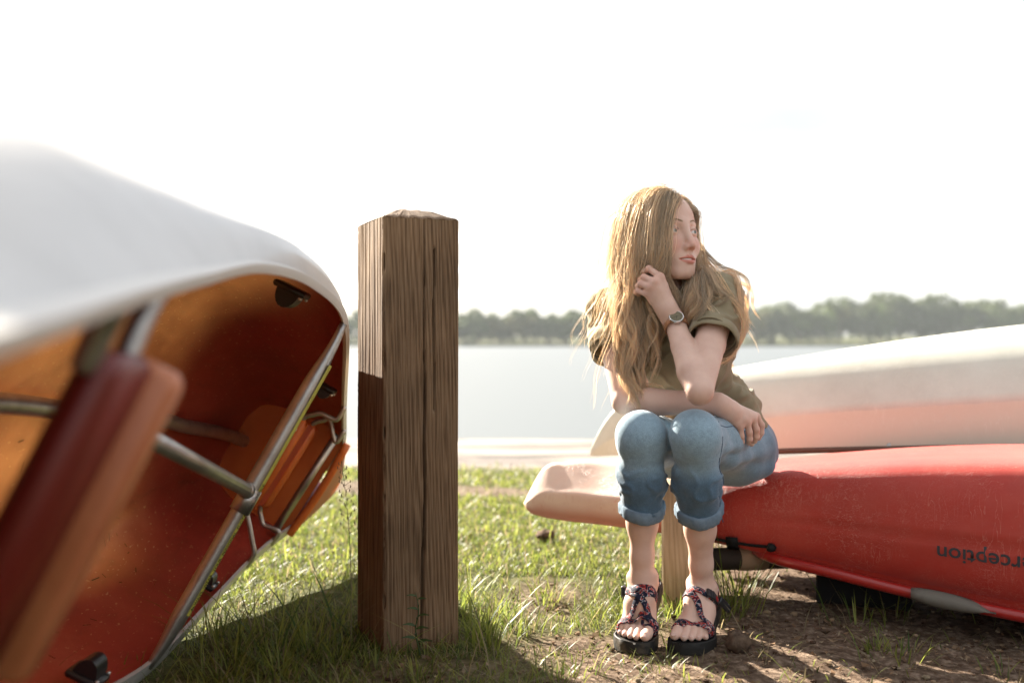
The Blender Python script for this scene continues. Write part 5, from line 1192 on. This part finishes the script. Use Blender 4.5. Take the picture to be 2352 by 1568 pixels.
def strands(G, per, spread, r0, seed, tipr=.25, nseg=17):
    r = np.random.default_rng(seed); M_, K_, _ = G.shape; idx = np.repeat(np.arange(M_), per); sl_ = np.linspace(0, 1, K_)
    o1 = r.normal(size=(len(idx), 1, 3)); o2 = r.normal(size=(len(idx), 1, 3)); f1 = r.uniform(4, 11, size=(len(idx), 1)); p1 = r.uniform(0, 6.3, size=(len(idx), 1))
    prof = (.75+.45*np.sin(np.pi*np.clip(sl_*1.1, 0, 1))-.55*sl_**2)[None, :, None]
    X = G[idx]+o1*spread*prof+o2*np.sin(f1*sl_[None]+p1)[..., None]*spread*.35*sl_[None, :, None]
    cut = 1-.12*r.random(len(idx))                                  # uneven tips
    ti = np.linspace(0, 1, nseg)[None]*cut[:, None]*(K_-1); i0 = np.clip(ti.astype(int), 0, K_-2); fr_ = (ti-i0)[..., None]; a = np.arange(len(idx))[:, None]
    X = X[a, i0]*(1-fr_)+X[a, i0+1]*fr_
    T = unit(np.gradient(X, axis=1)); ref = unit(r.normal(size=(len(idx), 1, 3))); A = unit(np.cross(T, ref)); B = np.cross(T, A)
    rad = (r0*(.7+.6*r.random((len(idx), 1)))*np.interp(np.linspace(0, 1, nseg), [0, .1, .6, 1], [.8, 1, 1, tipr])[None])[..., None]
    ring = np.stack([X+rad*(A*math.cos(t)+B*math.sin(t)) for t in (0, 2.094, 4.189)], 2); n_ = len(idx); V_ = ring.reshape(-1, 3)
    b = (np.arange(n_)[:, None, None]*nseg+np.arange(nseg-1)[None, :, None])*3; k = np.arange(3)[None, None]; k2 = (k+1) % 3
    Q_ = np.stack([b+k, b+k2, b+3+k2, b+3+k], -1).reshape(-1, 4)
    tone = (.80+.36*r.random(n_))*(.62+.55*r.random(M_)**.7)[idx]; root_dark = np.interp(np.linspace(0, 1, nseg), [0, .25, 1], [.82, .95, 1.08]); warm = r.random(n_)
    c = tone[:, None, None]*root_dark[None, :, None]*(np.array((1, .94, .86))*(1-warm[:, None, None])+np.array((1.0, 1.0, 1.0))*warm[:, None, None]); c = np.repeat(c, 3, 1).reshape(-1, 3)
    return V_, Q_, c
mhair = mat('blonde_hair', (1, .875, .70), .36, .55, attr='tone', trans=.6)
G = np.concatenate([G, LK]); V1, Q1, c1 = strands(G, 24, .0042, .00042, 1); V2, Q2, c2 = strands(G[::2], 6, .0060, .00034, 2)
# loose flyaways blown to both sides
rf = scalp_roots(70); Wd = np.where((rf[:, 0] < .016)[:, None], np.array((-.50, .10, .05)), np.array((.55, .12, .10)))*rh.uniform(.3, 1.2, (70, 1))
Gf = simulate(rf, .008+.03*rh.random(70), rh.uniform(.25, .44, 70), wind=Wd, seed=5); ph_ = rh.random((70, 1))*6.3
Gf = Gf+(np.sin(s_[None]*rh.uniform(9, 26, (70, 1))+ph_)*.012*smooth(.2, 1, s_)[None])[..., None]*np.array((.8, .4, .2))
V3, Q3, c3 = strands(Gf, 4, .004, .00032, 3)
n1, n2 = len(V1), len(V2)
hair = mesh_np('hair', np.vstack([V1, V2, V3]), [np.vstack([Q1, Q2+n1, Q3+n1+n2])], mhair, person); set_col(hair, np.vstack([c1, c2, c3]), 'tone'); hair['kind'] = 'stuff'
# ------------------------------------------------------------------ turf, litter, small things on the ground
rg = np.random.default_rng(77)
def ground_z(x, y): return gz(x, y)
def blades(x, y, h, w, yaw, lean, curl, col):
    n = len(x); z = ground_z(x, y)-.004; d = np.stack([np.cos(yaw), np.sin(yaw), 0*yaw], 1); s = np.stack([-np.sin(yaw), np.cos(yaw), 0*yaw], 1); base = np.stack([x, y, z], 1); V_ = []
    for t, wf in ((0, .8), (.38, 1), (.72, .7), (1, 0)):
        c = base+d*(lean*h*(t**1.0*.5+curl*t**2))[:, None]; c[:, 2] += h*(t-.35*curl*t**2.2)
        if wf: V_ += [c-s*(w*wf*.5)[:, None], c+s*(w*wf*.5)[:, None]]
        else: V_.append(c)
    V_ = np.stack(V_, 1).reshape(-1, 3); b = np.arange(n)[:, None]*7
    Q_ = np.concatenate([b+np.array((0, 1, 3, 2)), b+np.array((2, 3, 5, 4))]); T_ = b+np.array((4, 5, 6)); return V_, Q_, T_, np.repeat(col, 7, 0)
def cols(n, dry):
    g = np.array((.065, .105, .018)); y = np.array((.30, .32, .065)); s = np.array((.30, .24, .13)); t = rg.random((n, 1)); c = g*(1-t)+y*t; k = rg.random((n, 1)) < dry; return np.where(k, s*(.5+.6*rg.random((n, 1))), c)
def occupied(x, y):
    o = (np.hypot(x+.264, y-2.476) < .11) | (np.hypot(x-.482, y-2.735) < .07)
    for f in (footL, footR):
        a = (x-f.b[0])*f.d[0]+(y-f.b[1])*f.d[1]; b = (x-f.b[0])*f.l[0]+(y-f.b[1])*f.l[1]; o |= (np.abs(b) < .05) & (a > -.13) & (a < .09)
    return o
parts_ = []
def scatter(n, x0, x1, y0, y1, dens, hmu, wmu, dry, tall=0., lie=.5):
    x = rg.uniform(x0, x1, n); y = rg.uniform(y0, y1, n); k = (rg.random(n) < dens(x, y)) & ~occupied(x, y); x, y = x[k], y[k]; n = len(x)
    h = hmu*rg.lognormal(0, .35, n); h = np.where(rg.random(n) < tall, h*2.1, h); w = wmu*(.6+.8*rg.random(n))
    parts_.append(blades(x, y, h, w, rg.uniform(0, 6.28, n), lie*rg.lognormal(0, .4, n), rg.uniform(.1, .9, n), cols(n, dry)))
turf = lambda x, y: (1-dirtmask(x, y))**1.5*(1-smooth(5.4, 6.0, y))
patch = lambda x, y: turf(x, y)*(.35+.65*smooth(-.4, .5, fbm(x, y, 4.2, 2.)))
scatter(30000, -1.7, .62, 1.75, 3.2, patch, .029, .0026, .22, .10, .8)
scatter(44000, -2.0, 1.5, 3.1, 4.6, turf, .021, .0040, .20, .04)
scatter(26000, -3.0, 3.0, 4.5, 6.0, turf, .022, .0065, .2)
scatter(11000, .30, 2.9, 2.05, 4.2, lambda x, y: (.10+.55*smooth(.3, 1.1, fbm(x, y, 4.7, 5.)))*np.where(x > .3, 1, 0), .032, .0026, .35, .12, .9)
scatter(2600, -.6, .5, 1.9, 2.35, lambda x, y: .30+.5*smooth(.2, .9, fbm(x, y, 6., 8.)), .026, .0024, .4, .05, 1.0)
# tufts: by the post, by the rack, between the sandals
def tuft(cx, cy, n, h, r=.03, dry=.1, w=.0032, lie=.7):
    x = cx+rg.normal(0, r, n); y = cy+rg.normal(0, r, n); k = ~((np.hypot(x+.264, y-2.476) < .085)); x, y = x[k], y[k]; n = len(x); yaw = np.arctan2(y-cy, x-cx)+rg.normal(0, .5, n)
    parts_.append(blades(x, y, h*rg.lognormal(0, .3, n), np.full(n, w)*(.7+.6*rg.random(n)), yaw, lie*(.5+rg.random(n)), rg.uniform(.1, .8, n), cols(n, dry)))
for a in ((-.06, 2.40, 70, .085), (.02, 2.50, 60, .08), (-.10, 2.47, 50, .09), (-.03, 2.62, 60, .08), (-.47, 2.33, 60, .10), (-.55, 2.28, 50, .10), (-.64, 2.24, 40, .10), (-.40, 2.28, 50, .075), (-.50, 2.16, 50, .07), (-.30, 2.22, 40, .05), (.335, 2.19, 14, .045), (.40, 2.155, 7, .032), (.56, 2.62, 60, .12), (.61, 2.72, 50, .13), (.66, 2.9, 40, .10), (.36, 2.75, 50, .09), (.42, 2.62, 30, .08), (.30, 2.60, 40, .07), (.555, 2.12, 8, .04), (.90, 2.30, 30, .05), (.86, 2.36, 40, .04), (1.06, 2.15, 12, .05), (1.0, 2.6, 16, .08), (.88, 2.55, 14, .09), (-.62, 2.12, 50, .075), (-.2, 2.15, 40, .05), (.1, 2.13, 40, .045), (.16, 2.2, 25, .04), (-.15, 2.75, 60, .08), (.1, 2.8, 60, .07), (-.7, 2.35, 40, .09)): tuft(*a)
# long blades leaning by the canoe and the post
for (u, v, d, h, yw) in ((705, 1480, 2.32, .20, 2.6), (735, 1455, 2.40, .17, .3), (775, 1440, 2.42, .19, 2.2), (640, 1500, 2.27, .16, 1.2), (600, 1490, 2.3, .15, 2.9), (555, 1520, 2.2, .13, .6), (820, 1440, 2.36, .15, 2.9), (660, 1540, 2.16, .12, .2), (1100, 1460, 2.4, .14, .8), (1150, 1440, 2.45, .12, .4)):
    q = P(u, v, d); parts_.append(blades(np.array([q[0]]), np.array([q[1]]), np.array([h]), np.array([.0055]), np.array([yw]), np.array([.8]), np.array([.5]), np.array([[.07, .12, .03]])))
nv = np.cumsum([0]+[len(p[0]) for p in parts_])
mgrass = mat('grass_blade', (1, 1, 1), .45, .4, attr='tone', trans=.55); 
grass = mesh_np('grass', np.vstack([p[0] for p in parts_]), [np.vstack([p[1]+o for p, o in zip(parts_, nv)]), np.vstack([p[2]+o for p, o in zip(parts_, nv)])], mgrass)
set_col(grass, np.vstack([p[3] for p in parts_]), 'tone'); tag(grass, 'short sunlit turf with longer tufts round the posts', 'grass', kind='stuff')
# leaf litter: curled leaf and bark bits, straw
n = 27000; x = rg.uniform(-.9, 2.7, n); y = rg.uniform(1.95, 4.4, n); k = (rg.random(n) < .12+.88*dirtmask(x, y)) & ~occupied(x, y) & ((y < 3) | (rg.random(n) < .5)); x, y = x[k], y[k]; n = len(x)
straw = rg.random(n) < .5; L = np.where(straw, rg.lognormal(-3.65, .5, n), rg.lognormal(-4.6, .45, n)); W = np.where(straw, .0011+.001*rg.random(n), L*rg.uniform(.3, .7, n)); yaw = rg.uniform(0, 6.28, n); z = ground_z(x, y)+.002+rg.random(n)*.008
d = np.stack([np.cos(yaw), np.sin(yaw), rg.normal(0, .22, n)], 1); s = np.stack([-np.sin(yaw), np.cos(yaw), rg.normal(0, .35, n)], 1); c = np.stack([x, y, z], 1); up_ = np.array((0, 0, 1))*(L*rg.uniform(-.1, .5, n))[:, None]
V_ = np.stack([c-d*L[:, None]*.5, c-s*W[:, None]*.5-up_*.2, c+s*W[:, None]*.5-up_*.2, c+d*L[:, None]*.5+up_*.5], 1).reshape(-1, 3)
b_ = np.arange(n)[:, None]*4; pal = np.array([(.26, .18, .11), (.15, .09, .05), (.07, .04, .025), (.30, .23, .15), (.19, .115, .065)]); lc = pal[rg.integers(0, 5, n)]*(.6+.7*rg.random((n, 1)))
lit = mesh_np('leaf_litter', V_, [np.concatenate([b_+np.array((0, 1, 2)), b_+np.array((1, 3, 2))])], mat('litter', (1, 1, 1), .9, .15, attr='tone', trans=.12), smooth=False); set_col(lit, np.repeat(lc, 4, 0), 'tone')
tag(lit, 'dry leaf bits and straw scattered on the bare earth', 'leaf litter', kind='stuff')
# crumbs of earth and pebbles
m = MB(); n = 1500; x = rg.uniform(-.5, 2.2, n); y = rg.uniform(1.95, 3.2, n); k = (rg.random(n) < dirtmask(x, y)) & ~occupied(x, y); cc_ = []
for a, b in zip(x[k], y[k]):
    r_ = float(rg.lognormal(-5.7, .45)); v0 = m.n; m.ball((a, b, float(gz(a, b))+r_*.5), (r_*1.2, r_, r_*.75), 6, 4, .5); cc_ += [pal[rg.integers(0, 4)]*(.6+.5*rg.random())]*(m.n-v0)
crumbs = m.build('pebbles', mat('crumb', (1, 1, 1), .95, .1, attr='tone'), smooth=False); set_col(crumbs, np.array(cc_), 'tone'); tag(crumbs, 'crumbs of earth and small pebbles on the path', 'pebbles', kind='stuff')
mclod = mat('dark_clod', (.065, .042, .03), .95, .1, var=(.16, .11, .075), vscale=60, bump=.004, bscale=90)
def clod(loc, r, label):
    m = MB(); m.ball((0, 0, 0), r, 18, 12, .32); V_ = np.vstack(m.V); V_ += np.array([mnoise.noise_vector(Vector(p*45)) for p in V_])*r[0]*.28
    o = mesh_np('earth_clod', V_, [np.vstack(m.Q), np.vstack(m.T)], mclod, smooth=True); o.location = loc; return tag(o, label, 'clod')
q = P(1694, 1478, 2.30); clod((q[0], q[1], .026), (.028, .024, .025), 'lumpy dark brown clod beside the sandal, on bare earth')
q = P(1252, 1232, 3.67); clod((q[0], q[1], .012), (.036, .03, .018), 'small flat dark lump added on the sunny turf behind')  # lump put in for a dark patch on the turf
# a seeding grass stalk by the post and a broad-leaved weed at its foot
st = thing('grass_stalk', 'thin grass stalk with a feathery seed head between canoe and post', 'grass stalk', tuple(P(802, 1440, 2.33)*np.array((1, 1, 0))))
p0 = P(806, 1440, 2.33); p0[2] = 0; p3 = P(790, 1100, 2.33); p4 = P(784, 1060, 2.33); mst_ = mat('dry_stalk', (.16, .14, .07), .8, .2); stem = [p0, p0*.5+p3*.5+np.array((.008, 0, 0)), p3, p4]
MB().tube(stem, [.0013, .0011, .0007, .0004], 5, 26).build('stem', mst_, st); sm = resample(stem, 40); m = MB()
for i in range(42):
    b = sm[24+int(i*15/42)]; a = i*2.4; L = .012*(1-i/70)+.004; t = b+np.array((math.cos(a)*L*1.2, math.sin(a)*L, L*.8)); m.tube([b, t], [.0004, .0003], 4); m.tube([t-np.array((0, 0, .003)), t+np.array((math.cos(a)*.001, 0, .001)), t+np.array((0, 0, .005))], [.0004, .0013, .0003], 5)
k = m.build('seed_head', mat('seed', (.20, .14, .09), .8, .2, trans=.2), st); k['kind'] = 'stuff'
wd = thing('weed', 'dark leafy weed climbing the front foot of the thick timber post', 'weed', tuple(P(962, 1475, 2.29)*np.array((1, 1, 0)))); w0 = P(965, 1475, 2.29); w0[2] = 0; stem = [w0, P(955, 1440, 2.29), P(962, 1400, 2.29), P(955, 1360, 2.30)]
mwd = mat('weed_leaf', (.05, .085, .025), .5, .4, trans=.25); MB().tube(stem, [.0022, .0018, .0014, .0008], 6, 20).build('stem', mwd, wd); sm = resample(stem, 20)
for i in range(11):
    b = sm[4+int(i*1.45)]; a = i*2.1+.5; d = unit(np.array((math.cos(a), -.5*abs(math.sin(a))-.2, .55))); s = unit(np.cross(d, (0, -1, .4))); L = .045-.0018*i; m = MB(); rr = [[b+d*L*t-s*wv_*L+np.array((0, 0, -.3*L*t*t)), b+d*L*t+np.array((0, 0, -.3*L*t*t-.002)), b+d*L*t+s*wv_*L+np.array((0, 0, -.3*L*t*t))] for t, wv_ in ((0, .01), (.3, .09), (.6, .075), (1, .004))]
    m.loft(rr, False, False).build('leaf', mwd, wd)
